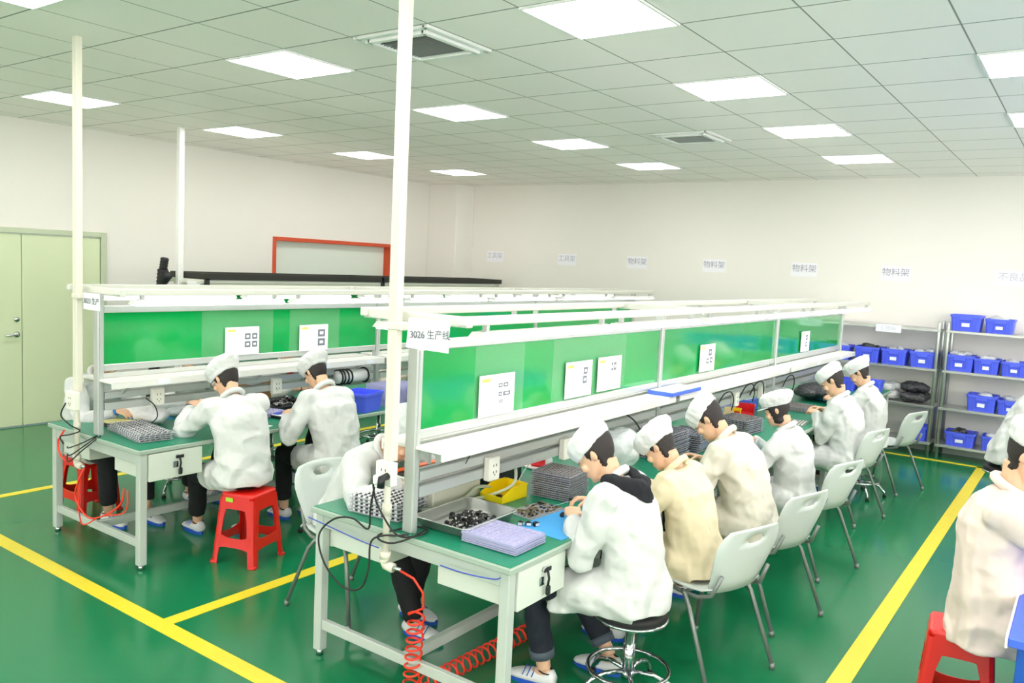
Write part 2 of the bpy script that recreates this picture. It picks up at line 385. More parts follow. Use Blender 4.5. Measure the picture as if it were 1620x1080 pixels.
# window-shaped fill lights, added unseen on right and front walls to brighten the ceiling
def fill_window(n, x, y, wall, w=1.9, h=1.5, z=1.0):
    d = tag(bpy.data.objects.new('window_%d' % n, None), None, None, None, 'structure'); COL.objects.link(d)
    d.location = (x, y, z); d.rotation_euler = (0, 0, 0 if wall == 'right' else HP_)
    MB().box(-.02, 0, -w/2, -w/2+.06, 0, h).box(-.02, 0, w/2-.06, w/2, 0, h).box(-.02, 0, -w/2, w/2, 0, .06).box(-.02, 0, -w/2, w/2, h-.06, h).box(-.02, 0, -.03, .03, 0, h).build('window_frame', M['alu'], d)
    MB().box(-.012, -.006, -w/2+.06, w/2-.06, .06, h-.06).build('window_pane', mat('fill_light_pane', 'fff6f6', .4, emit=FILL_EMIT, var=0), d)  # pane glows as added fill light
for k in range(5): fill_window(2+k, WX1, -2.6+k*2.9, 'right')
for k in range(4): fill_window(7+k, -7.2+k*3.1, WY0, 'front')
# ================================================================ workbenches
TH = .765
def bench(cx, w, y0, y1, side_gl, label, group, detail=2, shelf_z=1.17, front=False, last=False, rx=.29, rail_z=1.75, gz0=1.235, gz1=1.595, rail_mat='rail', shelf_w=.165, panel_dark=False):
    """one bench unit with its overhead frame; local x across, y along"""
    L = y1-y0; h = w/2
    t = thing('workbench', label, 'workbench', (cx, y0, 0), 0, group)
    MB().box(-h, h, 0, L-.004, TH-.03, TH-.003, .004).build('tabletop', M['edge'], t)
    MB().box(-h+.012, h-.012, .012, L-.016, TH-.006, TH).build('bench_mat', M['mat_green'], t)
    for sx in (-1, 1):
        for y in (.045, L-.055):
            if not front and y < .1: pass
            lg = MB().box(sx*(h-.045)-.025, sx*(h-.045)+.025, y-.025, y+.025, .03, TH-.03, .004).build('leg', M['frame'], t)
            MB().cyl((sx*(h-.045), y, 0), (sx*(h-.045), y, .035), .02, .014, 10).build('levelling_foot', M['chrome'], lg)
    for ya_ in (.025, L-.075): MB().box(-h+.07, h-.07, ya_, ya_+.04, TH-.1, TH-.03, .003).build('apron', M['frame'], t)
    for ya_ in (.03, L-.07): MB().box(-h+.07, h-.07, ya_, ya_+.03, .14, .19, .003).build('lower_rail', M['frame'], t)
    MB().box(-.02, .02, .06, L-.07, .14, .19, .003).build('centre_stretcher', M['frame'], t)
    for sx in (-1, 1):
        dr = MB().box(min(sx*.16, sx*(h-.08)), max(sx*.16, sx*(h-.08)), .075, .43, .56, TH-.032, .003).box(min(sx*(h-.08), sx*(h-.01)), max(sx*(h-.08), sx*(h-.01)), .075, .44, .555, TH-.036, .003).build('drawer', M['drawer'], t)
        x = sx*(h-.01)
        MB().cyl((x, .26, .69), (x+sx*.014, .26, .69), .012).build('lock', M['chrome'], dr)
        if sx > 0:
            MB().box(x+.012, x+.018, .245, .30, .68, .70, .004).tube([(x+.016, .27, .69), (x+.022, .275, .65), (x+.02, .27, .615)], .006, 6).box(x+.012, x+.03, .26, .285, .575, .62, .006).build('key', M['dark'], dr)
            MB().box(x, x+.006, .23, .27, .62, .66, .003).build('latch_plate', M['chrome'], dr)
    # overhead frame
    posts = [.055] + ([L-.05] if last else [])
    for y in posts:
        MB().box(-.03, .03, y-.02, y+.02, TH, rail_z-.03, .004).box(-.034, -.03, y-.008, y+.008, TH, 1.6).box(.03, .034, y-.008, y+.008, TH, 1.6).build('post', M['alu'], t)
        MB().box(-rx-.02, rx+.02, y-.03, y+.01, rail_z-.028, rail_z+.018, .004).build('cross_arm', M['rail'], t)
    ya, yb = .078, (L-.075 if last else L+.03)
    MB().box(-.02, .02, ya, yb, gz1, gz1+.045, .004).box(-.02, .02, ya, yb, gz0-.045, gz0, .004).build('panel_frame', M['alu'], t)
    MB().box(-.009, .009, ya, yb, gz0, gz1).build('green_panel', M['panel_green'], t)
    for sx in (-1, 1):
        x0, x1 = sorted((sx*.022, sx*(.022+shelf_w)))
        MB().box(x0, x1, .045, L+.03-.05, shelf_z-.018, shelf_z, .003).box(x1-.012 if sx > 0 else x0, x1 if sx > 0 else x0+.012, .045, L-.02, shelf_z-.05, shelf_z-.016, .003).build('shelf', M['shelfw'], t)
        for y in (.2, L*.5, L-.2):
            b = MB(); b.add([(sx*.02, y-.01, shelf_z-.02), (sx*.15, y-.01, shelf_z-.02), (sx*.02, y-.01, shelf_z-.12), (sx*.02, y+.01, shelf_z-.02), (sx*.15, y+.01, shelf_z-.02), (sx*.02, y+.01, shelf_z-.12)], [(0,1,2), (3,5,4), (0,3,4,1), (1,4,5,2), (0,2,5,3)])
            b.build('shelf_bracket', M['alu'], t)
        MB().box(sx*rx-.019, sx*rx+.019, .0 if front else -.03, L-.035, rail_z-.02, rail_z+.02, .006).build('lamp_rail', M[rail_mat], t)
        for y in (.35, .9, 1.75, 2.25):
            if y < L-.2: b = MB(); b.box(sx*(.022+shelf_w)-.001 if sx > 0 else sx*(.022+shelf_w)-.004, sx*(.022+shelf_w)+.004 if sx > 0 else sx*(.022+shelf_w)+.001, y, y+.09, shelf_z-.045, shelf_z-.012); b.build('shelf_label', M['label'], t)
    b = MB()
    for z0, z1 in ((.925, .975), (1.0, 1.045)):
        b.box(-.032, -.012, .08, L, z0, z1, .003).box(.012, .032, .08, L, z0, z1, .003).box(-.012, .012, .08, L, z0+.008, z1-.008)
    b.build('cable_channel', M['alu'], t)
    return t
GA, GB, GC = 'green topped workbenches of the right line', 'green topped workbenches of the left line', 'green topped workbenches of the far line'
RC, RW = -2.4425, 1.225
YR = [2.63, 5.12, 7.62, 10.12]
for k in range(3):
    bench(RC, RW, YR[k], YR[k+1], 0, ['green topped steel workbench at the near end of the right line, white number sign above', 'green topped workbench in the middle of the right line', 'green topped workbench at the far end of the right line by the shelves'][k], GA, front=k == 0, last=k == 2)
LC, LW = -5.19, 1.15
for k in range(3):
    bench(LC, LW, YR[k], YR[k+1], 0, ['green topped steel workbench at the near end of the left line by the red stools', 'green topped workbench in the middle of the left line', 'green topped workbench at the far end of the left line'][k], GB, front=k == 0, last=k == 2, shelf_z=1.135, rail_z=1.71, gz0=1.225, gz1=1.56)
for k in range(2):
    bench(-7.95, 1.15, 5.0+2.6*k, 5.0+2.6*(k+1), 0, ['green topped workbench of the far line with black top rail, nearer unit', 'green topped workbench of the far line with black top rail, unit by the corner'][k], GC, front=k == 0, last=k == 1, shelf_z=1.1, rail_z=1.66, gz0=1.2, gz1=1.56)
for k in range(2):
    y0 = 5.0+2.6*k
    o = thing('overhead_tray', ['pale overhead tray with black rim above the far line, nearer length', 'pale overhead tray with black rim above the far line, length ending at right'][k], 'overhead tray', (-7.95, y0+.1, 1.63))
    MB().box(-.3, .3, .0, 2.58, -.02, .06).build('tray_body', M['beige'], o)
    MB().box(-.33, -.3, -.03, 2.6, .05, .115).box(.3, .33, -.03, 2.6, .05, .115).box(-.3, .3, -.03, 0, .05, .115).box(-.3, .3, 2.58, 2.6, .05, .115).box(.3, .33, -.03, .02, -.03, .06).build('tray_rim', M['blackb'], o)
# tube lights under the lamp rails
def tube_light(x, y, z, n, label, side):
    t = thing('tube_light', label, 'lamp', (x, y, z), 0, 'tube lights hung under the overhead rails')
    L = n
    MB().add([(-.03, 0, 0), (.03, 0, 0), (.055, 0, -.028), (-.055, 0, -.028), (-.03, L, 0), (.03, L, 0), (.055, L, -.028), (-.055, L, -.028)], [(0,1,2,3), (4,7,6,5), (0,4,5,1), (1,5,6,2), (0,3,7,4)]).build('reflector', M['white'], t)
    MB().box(-.045, .045, .01, L-.01, -.036, -.027, .003).build('diffuser', M['tube_light'], t)
    for y in (.06, L-.06): MB().box(-.012, .012, y-.01, y+.01, 0, .03).box(-.02, .02, y-.03, y+.03, -.005, .004).build('hanger', M['alu'], t)
    return t
first = {}
ORD = ['first from the near end', 'second from the near end', 'third from the near end', 'fourth from the near end', 'fifth from the near end', 'sixth from the near end']
for cx, rz, nm, rxx in ((RC, 1.75, 'right line', .29), (LC, 1.71, 'left line', .29)):
    for sx in (-1, 1):
        for k in range(6):
            y = [2.75, 3.99, 5.25, 6.48, 7.75, 8.95][k]
            ln = [1.14, 1.1, 1.1, 1.1, 1.1, 1.08][k]
            tube_light(cx+sx*rxx, y, rz-.05, ln, 'white tube light over the %s of the %s, %s' % ('chair side' if sx > 0 else 'far side', nm, ORD[k]), sx)
# poles rising to the ceiling
def pole(x, y, z0, label, r=.0265, boxz=None):
    p = thing('utility_pole', label, 'pole', (x, y, 0))
    MB().box(-r, -.003, -.02, .02, z0+.45, CEIL, .003).box(-.003, .003, -.016, .016, z0+.45, CEIL).box(.003, r, -.02, .02, z0+.45, CEIL, .003).build('trunking', M['pvc'], p)
    MB().box(-r-.006, r+.03, -.024, .024, rail_of-.06, rail_of-.03, .004).build('clamp', M['pvc'], p)
    MB().tube([(-.012, 0, z0+.47), (-.012, 0, z0)], .016, 12).lathe([(.022, 0), (.022, .05)], 14, (-.012, 0, z0+.2)).build('air_pipe', M['pvc'], p)
    MB().tube([(-.012, 0, z0+.01), (-.012, 0, z0-.02), (-.006, 0, z0-.03), (.04, 0, z0-.034)], .022, 12).lathe([(.026, 0), (.026, .03)], 14, (-.012, 0, z0)).build('pipe_elbow', M['pvc'], p)
    MB().cyl((.035, 0, z0-.034), (.085, 0, z0-.03), .011, .008, 10).build('hose_fitting', M['chrome'], p)
    return p
rail_of = 1.75
pole(-2.483, 2.588, .655, 'white utility pole rising from the right bench to the ceiling, nearest the camera')
rail_of = 1.71
pole(-5.262, 2.588, .60, 'white utility pole rising from the left bench end to the ceiling')
p = thing('utility_pole', 'thin white pole far behind, standing at the third line', 'pole', (-8.02, 5.02, 0))
MB().box(-.03, .03, -.03, .03, 0, CEIL, .004).build('trunking', M['white'], p)
# sockets
def socket(x, y, z, face, label, grp='sockets on the bench channels', w=.086, h=.12):
    s = thing('power_socket', label, 'power socket', (x, y, z), {'x': 0, '-x': PI, '-y': -PI/2}[face])
    MB().box(0, .04, -w/2, w/2, -h/2, h/2, .005).build('socket_box', M['socket'], s)
    b = MB()
    for dz in (-.016, .018):
        for dy in (-.012, .012): b.box(.04, .0412, dy-.002, dy+.002, dz-.006, dz+.006)
    b.box(.04, .0412, -.002, .002, -.034, -.024).build('slots', M['dark'], s)
    return s
socket(RC+.033, 3.22, .975, 'x', 'white power socket on the right bench channel above the black box')
socket(RC+.033, 3.92, .965, 'x', 'white power socket beside the blue bottle on the right bench')
for k, y in enumerate((6.05, 6.6, 7.25)): socket(RC+.033, y, .965, 'x', 'white power socket on the right bench channel behind the seated woman, '+['nearest', 'middle', 'farthest'][k]+' of three')
socket(LC+.033, 3.06, .985, 'x', 'white power socket on the left bench channel above the plastic bag')
socket(LC+.033, 4.05, .965, 'x', 'white power socket on the left bench between the two seated workers')
s = socket(-2.46, 2.562, 1.06, '-y', 'white double socket box on the front pole above the cables', w=.10, h=.105)
MB().tube([(.04, .025, -.005), (.075, .025, -.01), (.08, .025, -.05)], .017, 8).build('plug', M['dark'], s)
MB().box(.04, .08, -.03, .005, -.045, -.002, .008).build('plug', M['white'], s)
socket(-5.235, 2.562, 1.0, '-y', 'white socket box on the left pole', w=.11, h=.12)
# posters on the green panels
def poster(x, y, z, pics, label, w=.297, h=.21, head=True, kind=0, tilt=0.):
    p = thing('work_instruction_sheet', label, 'poster', (x, y, z)); p.rotation_euler = (tilt, 0, 0)
    MB().box(0, .0012, 0, w, 0, h).build('paper', M['paper'], p)
    if head: MB().box(.001, .002, .02, .09, h-.035, h-.018).build('heading_bar', M['yellow_ink'], p)
    b = MB()
    for k in range(9): b.box(.001, .0018, .02, .02+.1*(.6+.4*random.random()), h-.06-k*.014, h-.0575-k*.014)
    b.box(.001, .0018, .1, w-.03, h-.03, h-.026).build('text_lines', M['inklight'], p)
    for (a, c, ww, hh) in pics: 
        q = MB().box(.001, .002, a, a+ww, c, c+hh).build('photo', M['ink'], p)
        MB().box(.002, .0026, a+ww*.25, a+ww*.75, c+hh*.3, c+hh*.7).build('photo_subject', M['label'], q)
G4 = [(.17, .115, .05, .045), (.235, .115, .045, .045), (.17, .055, .05, .045), (.235, .055, .045, .045)]
xr, xl = RC+.0235, LC+.0235
poster(xr, 3.125, 1.235, [(.16, .14, .03, .022), (.2, .14, .04, .022), (.16, .095, .03, .022), (.2, .095, .06, .022), (.17, .06, .03, .015)], 'white instruction sheet nearest the front pole on the right bench panel')
poster(xr, 3.922, 1.245, [(.2, .13, .045, .04), (.195, .075, .045, .045)], 'white instruction sheet, left one of the close pair on the right bench panel')
poster(xr, 4.29, 1.25, [(.17, .12, .02, .05), (.2, .12, .03, .05)], 'white instruction sheet, right one of the close pair on the right bench panel')
poster(xr, 5.85, 1.245, [(.17, .12, .06, .05), (.13, .06, .05, .04), (.2, .06, .05, .045)], 'white instruction sheet on the second green panel of the right bench')
poster(xr, 8.45, 1.245, [(.16, .12, .06, .05), (.16, .05, .06, .05)], 'white instruction sheet on the farthest green panel of the right bench')
poster(xl, 3.605, 1.225, G4, 'white instruction sheet with four pictures behind the man with glasses')
poster(xl, 4.29, 1.22, [(.19, .11, .075, .06), (.19, .035, .075, .06)], 'white instruction sheet with two pictures on the left bench panel')
# line signs folded over the cross arms
SR = Matrix.Rotation(PI/2, 4, 'X')
s = thing('line_sign', 'white paper sign reading 3026 hanging from the front cross arm', 'sign', (-2.285, 2.592, 1.685))
MB().add([(-.122, 0, .065), (.112, -.002, .065), (.114, -.008, -.068), (-.12, -.014, -.065), (-.122, .002, .065), (.112, 0, .065), (.114, -.006, -.068), (-.12, -.012, -.065)], [(0,3,2,1), (4,5,6,7), (0,1,5,4), (2,3,7,6), (1,2,6,5), (3,0,4,7)]).build('sheet', M['paper'], s)
text_mesh('3026 生产线', .043, 'lettering', mat('dark_grey_ink', '5d606b', .7), s, Matrix.Translation((.012, -.014, -.002)) @ Matrix.Rotation(-.06, 4, 'Y') @ SR)
s = thing('line_sign', 'white paper sign reading 3023 on the cross arm of the left bench', 'sign', (-5.09, 2.592, 1.642))
MB().box(-.1, .1, -.004, -.002, -.055, .05).build('sheet', M['paper'], s)
text_mesh('3023 生产', .045, 'lettering', mat('dark_grey_ink', '5d606b', .7), s, Matrix.Translation((.0, -.006, -.002)) @ SR)
s = thing('line_sign', 'small white paper sign under the black rim of the far overhead tray', 'sign', (-7.76, 5.023, 1.60))
MB().box(-.12, .12, -.004, -.002, -.06, .06).build('sheet', M['paper'], s)
text_mesh('3021 生产线', .045, 'lettering', M['inklight'], s, Matrix.Translation((0, -.006, -.02)) @ SR)
# ================================================================ people
def lerp(a, b, t): return a+(b-a)*t
SK = [(-.122, .012, .060, -.030), (-.114, .030, .076, -.012), (-.098, .044, .086, .010), (-.075, .055, .088, -.030), (-.050, .063, .087, -.066), (-.020, .069, .086, -.084), (.005, .0715, .084, -.093), (.03, .073, .088, -.098), (.058, .071, .083, -.096), (.083, .062, .068, -.082), (.103, .046, .044, -.058), (.115, .024, .018, -.030)]
def skull(z):
    if z <= SK[0][0]: return SK[0][1:]
    for a, b in zip(SK, SK[1:]):
        if z <= b[0]:
            t = (z-a[0])/(b[0]-a[0]); return tuple(lerp(a[i], b[i], t) for i in (1, 2, 3))
    return SK[-1][1:]
def skpt(z, q, g=0., sc=1.):
    w, f, b = skull(z); c = math.cos(q); s = math.sin(q); cy = (f+b)/2; ry = (f-b)/2
    return Vector(((w+g)*c*sc, cy+(ry+g)*s*sc, z))
def ik(S, W, a, b, hint):
    d = W-S; L = min(d.length, (a+b)*.995); dn = d.normalized()
    x = (a*a-b*b+L*L)/(2*L); h = math.sqrt(max(0, a*a-x*x))
    p = hint - dn*hint.dot(dn); p.normalize()
    return S+dn*x+p*h, S+dn*L
def hand(mb, W, d, n, right, curl=.5, spread=.1, thumb=.5, sc=1.):
    d = d.normalized(); n = (n-d*n.dot(d)).normalized(); ts = d.cross(n) if right else n.cross(d)
    rg = []
    for t, hw, ht in ((-.03, .022, .017), (0, .024, .017), (.02, .034, .018), (.05, .040, .016), (.078, .040, .013), (.09, .036, .009)):
        c = W+d*t*sc; rg.append([c+ts*(hw*sc*math.cos(q))+n*(ht*sc*math.sin(q)) for q in [2*PI*k/14 for k in range(14)]])
    mb.rings(rg)
    for k, (o, ln) in enumerate(((.031, .068), (.0105, .076), (-.0105, .070), (-.030, .055))):
        p = W+d*(.080-.004*abs(k-1))*sc+ts*o*sc; dd = (d+ts*(spread*(1.5-k)*.5)).normalized(); pts = [p-dd*.012*sc, p]
        cu = curl*(1+.12*k)
        for sg in (.45, .31, .24):
            ax = dd.cross(n).normalized(); dd = Matrix.Rotation(cu*(.75 if sg == .45 else .9), 3, ax) @ dd
            p = p+dd*ln*sg*sc; pts.append(p)
        mb.tube(pts, [.0095*sc, .0092*sc, .0086*sc, .0078*sc, .0058*sc], 8)
    p = W+d*.022*sc+ts*.026*sc; dd = (d*.62+ts*.62+n*thumb*.5).normalized(); pts = [p-dd*.015*sc, p]
    p = p+dd*.036*sc; pts.append(p); dd = (dd+d*.35+n*thumb-ts*thumb*.7).normalized(); p = p+dd*.030*sc; pts.append(p); p = p+(dd+n*.15).normalized()*.022*sc; pts.append(p)
    mb.tube(pts, [.014*sc, .0125*sc, .0108*sc, .0095*sc, .0068*sc], 8)
def person(label, loc, rz, hz=.54, lean=25, slean=0, neck=38, pitch=50, yaw=0, tw=0, wr=None, wl=None, wrd=None, wld=None, curl=.55, feet=None, coat='coat', cap='puff', captilt=0., hair='short', fem=False, vox=.0055, cvox=.0095, hem=-.02, lap=.62, shoe='slip', trousers='trousers', glasses=False, hoodie=False, band=None, lower=True, sc=1., coat_len=None, arms_hint=(.55, -.25, -.8), bare=.10, cat='person', ph=None):
    P0 = Vector(loc); Rz = Matrix.Rotation(rz, 3, 'Z'); inv = Rz.inverted()
    t = thing('person', label, cat, (P0.x, P0.y, 0), rz, 'seated workers in white coats and caps')
    loc_ = lambda p: inv @ (Vector(p)-Vector((P0.x, P0.y, 0)))
    la = math.radians(lean); ln = math.radians(neck); sl = math.radians(slean)
    TL = .50*sc
    dirn = Vector((math.sin(sl), math.sin(la)*math.cos(sl), math.cos(la)*math.cos(sl)))
    hip = Vector((0, 0, hz)); N = hip+dirn*TL
    sp = [hip, hip+dirn*TL*.25+Vector((0, -.012, 0)), hip+dirn*TL*.5+Vector((0, -.028, 0)), hip+dirn*TL*.75+Vector((0, -.026, 0)), hip+dirn*TL*.9+Vector((0, -.012, 0)), N]
    nd = Vector((math.sin(sl), math.sin(ln), math.cos(ln))).normalized()
    HC = N+nd*.165*sc
    Ht = Matrix.Rotation(math.radians(yaw), 3, 'Z') @ Matrix.Rotation(-math.radians(pitch), 3, 'X')
    HM = Matrix.Translation(HC) @ Ht.to_4x4() @ Matrix.Scale(sc*(.97 if fem else 1.02), 4)
    TW = Matrix.Rotation(math.radians(tw), 3, 'Z')
    ax = TW @ Vector((1, 0, 0)); back = ax.cross(dirn)  # points forward
    SW = (.165 if fem else .185)*sc
    SR = N+dirn*(-.055*sc)+ax*SW; SL = N+dirn*(-.055*sc)-ax*SW
    A, F = .285*sc, .255*sc
    def arm(S, W, right, hd):
        W = loc_(W); h = Vector((arms_hint[0]*(1 if right else -1), arms_hint[1], arms_hint[2]))
        E, W2 = ik(S, W, A, F, h); return S, E, W2, hd
    arms = []
    if wr is not None: arms.append((True,)+arm(SR, wr, True, wrd))
    if wl is not None: arms.append((False,)+arm(SL, wl, False, wld))
    legs = []
    if feet is None: feet = [(.09, .36), (-.09, .40)]
    else: feet = [tuple(loc_((f[0], f[1], 0)).xy) for f in feet]
    for s, (fx, fy) in zip((1, -1), feet):
        H = hip+Vector((s*.09, .02, -.01)); An = Vector((fx, fy, .09))
        K, An = ik(H, An, .43*sc, .41*sc, Vector((s*.25, 1, .9))); legs.append((H, K, An))
    def ring(c, rx, ry, e=dirn, a=ax, n=20, p=2.0):
        bk = a.cross(e).normalized(); o = []
        for k in range(n):
            q = 2*PI*k/n; cx, sy = math.cos(q), math.sin(q)
            o.append(c+a*rx*math.copysign(abs(cx)**(2/p), cx)+bk*ry*math.copysign(abs(sy)**(2/p), sy))
        return o
    # ---- body
    b = MB()
    rr = [(.12, .09), (.115, .085), (.12, .085), (.14, .085), (.12, .07), (.055, .052)]
    b.rings([ring(c, x*sc, y*sc) for c, (x, y) in zip(sp, rr)])
    b.tube([N-dirn*.05, N+nd*.03, HC+Ht @ Vector((0, -.028, -.06))*sc], [.055*sc, .047*sc, .046*sc], 14)
    b.T = HM
    b.rings([[skpt(z, 2*PI*k/24) for k in range(24)] for z in [q[0] for q in SK]])
    b.rings([[Vector((w*math.cos(q), y+dd*math.sin(q), z)) for q in [2*PI*k/10 for k in range(10)]] for z, y, w, dd in ((.018, .083, .005, .006), (-.005, .086, .007, .010), (-.028, .091, .010, .013), (-.040, .091, .013, .012), (-.048, .085, .008, .006))])
    b.ball((0, .088, -.070), (.021, .010, .0065), 12, 6); b.ball((0, .086, -.080), (.018, .010, .0065), 12, 6); b.ball((0, .076, -.105), (.02, .014, .014), 10, 6)
    for s in (-1, 1):
        b.ball((s*.074, -.012, -.012), (.008, .018, .028), 12, 8, Matrix.Rotation(s*.35, 3, 'Z') @ Matrix.Rotation(-.15, 3, 'X'))
        b.ball((s*.030, .076, -.002), (.016, .011, .010), 10, 6)
        b.ball((s*.045, .066, -.038), (.02, .018, .02), 10, 6)
    b.T = None
    hands = []
    for right, S, E, W, hd in arms:
        b.tube([S, lerp(S, E, .5), E, lerp(E, W, .4), W], [.045*sc, .040*sc, .032*sc, .034*sc, .024*sc], 12)
        fd = (W-E).normalized()
        if hd is not None: fd = (inv @ Vector(hd[0])).normalized(); nn = inv @ Vector(hd[1])
        else: fd = (fd+Vector((-.45 if right else .45, .3, -.15))).normalized(); nn = Vector((-.55 if right else .55, .1, -.8))
        hand(b, W, fd, nn, right, curl, sc=(.93 if fem else 1.)*sc); hands.append((right, E, W, fd))
    if lower:
        for s, (H, K, An) in zip((1, -1), legs):
            b.tube([H, lerp(H, K, .5), K, lerp(K, An, .35), lerp(K, An, .8), An], [.08, .07, .053, .052, .036, .034], 12)
            b.rings([[Vector((An.x+w*math.cos(q), An.y+y, An.z+z+h*math.sin(q))) for q in [2*PI*k/12 for k in range(12)]] for y, w, h, z in ((-.055, .02, .02, -.045), (-.04, .03, .034, -.04), (0, .034, .045, -.035), (.06, .038, .034, -.05), (.12, .042, .022, -.062), (.165, .034, .014, -.068), (.18, .018, .008, -.07))])
    body = fuse(b, 'body', M['skin'], vox, 2, t)
    # ---- face details
    fd_ = MB(); fd_.T = HM
    for s in (-1, 1):
        fd_.tube([(s*.046, .076, -.004), (s*.036, .0845, -.0075), (s*.025, .086, -.008), (s*.016, .083, -.005)], .0022, 6)
    fd_.build('eyelashes', M['eyem'], t)
    lm = MB(); lm.T = HM; lm.tube([(-.019, .0915, -.074), (-.008, .0975, -.073), (.008, .0975, -.073), (.019, .0915, -.074)], [.002, .0038, .0038, .002], 6); lm.build('lips', M['lip'], t)
    # ---- hair
    hb = MB(); hb.T = HM; rg = []
    zs = [-.11+.0105*i for i in range(22)]
    KEY = [(-1, -.10), (1, -.10)] if False else ([(-1, -.115), (-.2, -.11), (.05, -.095), (.25, -.07), (.45, -.035), (.6, .012), (1, .02)] if hair == 'long' else [(-1, -.104), (-.6, -.09), (-.3, -.05), (-.12, -.016), (.02, -.014), (.12, -.032), (.24, -.022), (.38, .02), (.6, .04), (1, .05)])
    def hl(f):
        for a_, b_ in zip(KEY, KEY[1:]):
            if f <= b_[0]: return lerp(a_[1], b_[1], (f-a_[0])/(b_[0]-a_[0]))
        return KEY[-1][1]
    for z in zs:
        r = []
        for k in range(48):
            q = 2*PI*k/48; front = math.sin(q)
            lim = hl(front); u = min(1, max(0, (z-lim+.012)/.024)); u = u*u*(3-2*u)
            g = lerp(-.020, .008, u); ze = max(z, lim-.012)
            p = skpt(max(ze, -.062) if front < 0 else ze, q, g); p.z = ze
            if ze < -.062 and front < 0: p.y *= lerp(1, .9, (-.062-ze)/.05)
            if hair == 'long' and front > .5 and -.002 < z < .06: p += Vector((0, .006, 0))
            r.append(p)
        rg.append(r)
    hb.rings(rg); hb.build('hair', M['hair'], t)
    eb = MB(); eb.T = HM
    for s in (-1, 1): eb.tube([(s*.050, .071, .018), (s*.036, .083, .023), (s*.016, .0865, .020)], [.0015, .0035, .0025], 6)
    eb.build('eyebrows', M['hair'], t)
    # ---- cap
    cb = MB(); ct = captilt
    cb.T = HM @ Matrix.Translation((0, -.005, .03 if cap != 'puff' else .018)) @ Matrix.Rotation(ct, 4, 'X')
    if cap == 'pill': prof = [(-.012, .074, .096, 0), (-.008, .086, .107, 0), (.015, .090, .113, -.002), (.042, .092, .117, -.006), (.064, .088, .112, -.008), (.080, .074, .096, -.008), (.088, .048, .068, -.006), (.089, .01, .02, 0)]
    elif cap == 'visor': prof = [(-.008, .074, .096, 0), (-.004, .084, .106, 0), (.016, .094, .116, -.006), (.045, .106, .128, -.016), (.072, .104, .124, -.022), (.092, .086, .102, -.024), (.102, .05, .065, -.02), (.104, .01, .02, -.02)]
    else: prof = [(-.014, .074, .096, 0), (-.010, .087, .108, 0), (.008, .094, .114, -.002), (.03, .107, .128, -.008), (.056, .113, .136, -.014), (.08, .103, .124, -.018), (.097, .078, .094, -.018), (.104, .044, .055, -.016), (.105, .01, .015, -.014)]
    cr = []
    for z, rx, ry, cy in prof:
        r = []
        for k in range(40):
            q = 2*PI*k/40
            wv = 1+.018*math.sin(9*q+z*60)*(1 if z > .01 else .2)+.012*math.sin(23*q)
            r.append(Vector((rx*math.cos(q)*wv, cy+ry*math.sin(q)*wv, z)))
        cr.append(r)
    cb.rings(cr)
    cc = fuse(cb, 'cap', M['cap'], .006, 1, t, disp=.010, dscale=.035)
    if cap == 'visor':
        vb = MB(); vb.T = cb.T; n = 14; vs = []; fs = []
        for i in range(n+1):
            q = PI*(.12+.76*i/n); s = math.sin(PI*i/n)
            for k, (a, dz) in enumerate(((0, 0), (1, -.014), (1, -.018), (0, -.004))):
                vs.append(((.088+.012*a*s)*math.cos(q), (.106+.045*a*s)*math.sin(q), -.002+dz*(.3+.7*s)))
        for i in range(n):
            for k in range(4): fs.append((i*4+k, i*4+(k+1) % 4, i*4+4+(k+1) % 4, i*4+4+k))
        vb.add(vs, fs, True); vb.build('visor', M['cap'], cc)
    # ---- coat
    c = MB()
    hw = .172 if fem else .188
    rr = [(hw, .140), (hw-.008, .132), (.182, .132), (.190, .134), (.165, .108), (.080, .076)]
    base = hip+Vector((0, -.015, hem))
    cr = [ring(base, (hw+.005)*sc, .145*sc, e=Vector((0, 0, 1))), ring(hip+Vector((0, -.01, .04)), hw*sc, .142*sc, e=Vector((0, 0, 1)))]
    cr += [ring(q, x*sc, y*sc, p=2.3 if i < 3 else 2) for i, (q, (x, y)) in enumerate(list(zip(sp, rr))[1:])]
    cr.append(ring(N+nd*.015, .066*sc, .066*sc))
    c.rings(cr)
    for right, S, E, W, hd in arms:
        We = lerp(E, W, .93)
        c.tube([lerp(N, S, .45)-dirn*.02, S, lerp(S, E, .35), lerp(S, E, .8), E, lerp(E, W, .3), lerp(E, W, .7), We], [.066*sc, .073*sc, .070*sc, .063*sc, .065*sc, .062*sc, .052*sc, .045*sc], 16)
    for s, (H, K, An) in zip((1, -1), legs):
        e = lerp(H, K, lap)
        c.tube([H+Vector((0, -.05, .01)), lerp(H, K, lap*.5)+Vector((0, 0, .01)), e], [.112*sc, .108*sc, .094*sc], 16)
        if coat_len: c.tube([lerp(H, K, lap*.4), e+Vector((0, 0, -.03)), e+Vector((s*.02, .0, -coat_len))], [.10, .085, .07], 14)
    if lower: c.ball(lerp(legs[0][0], legs[0][1], lap*.5)*.5+lerp(legs[1][0], legs[1][1], lap*.5)*.5, (.13, .16, .075), 16, 8)
    coat_o = fuse(c, 'lab_coat', M[coat], cvox, 3, t, folds=.014, seed=int(P0.y*10)+int(-P0.x*7))
    # collar
    k = MB(); kp = [N+nd*.022+(ax*math.cos(q)*.068+ax.cross(nd)*math.sin(q)*.068)*sc+Vector((0, 0, -.006+.006*math.sin(q))) for q in [2*PI*i/24 for i in range(24)]]
    k.tube(kp, .019*sc, 8, closed=True); k.build('collar', M[coat], coat_o)
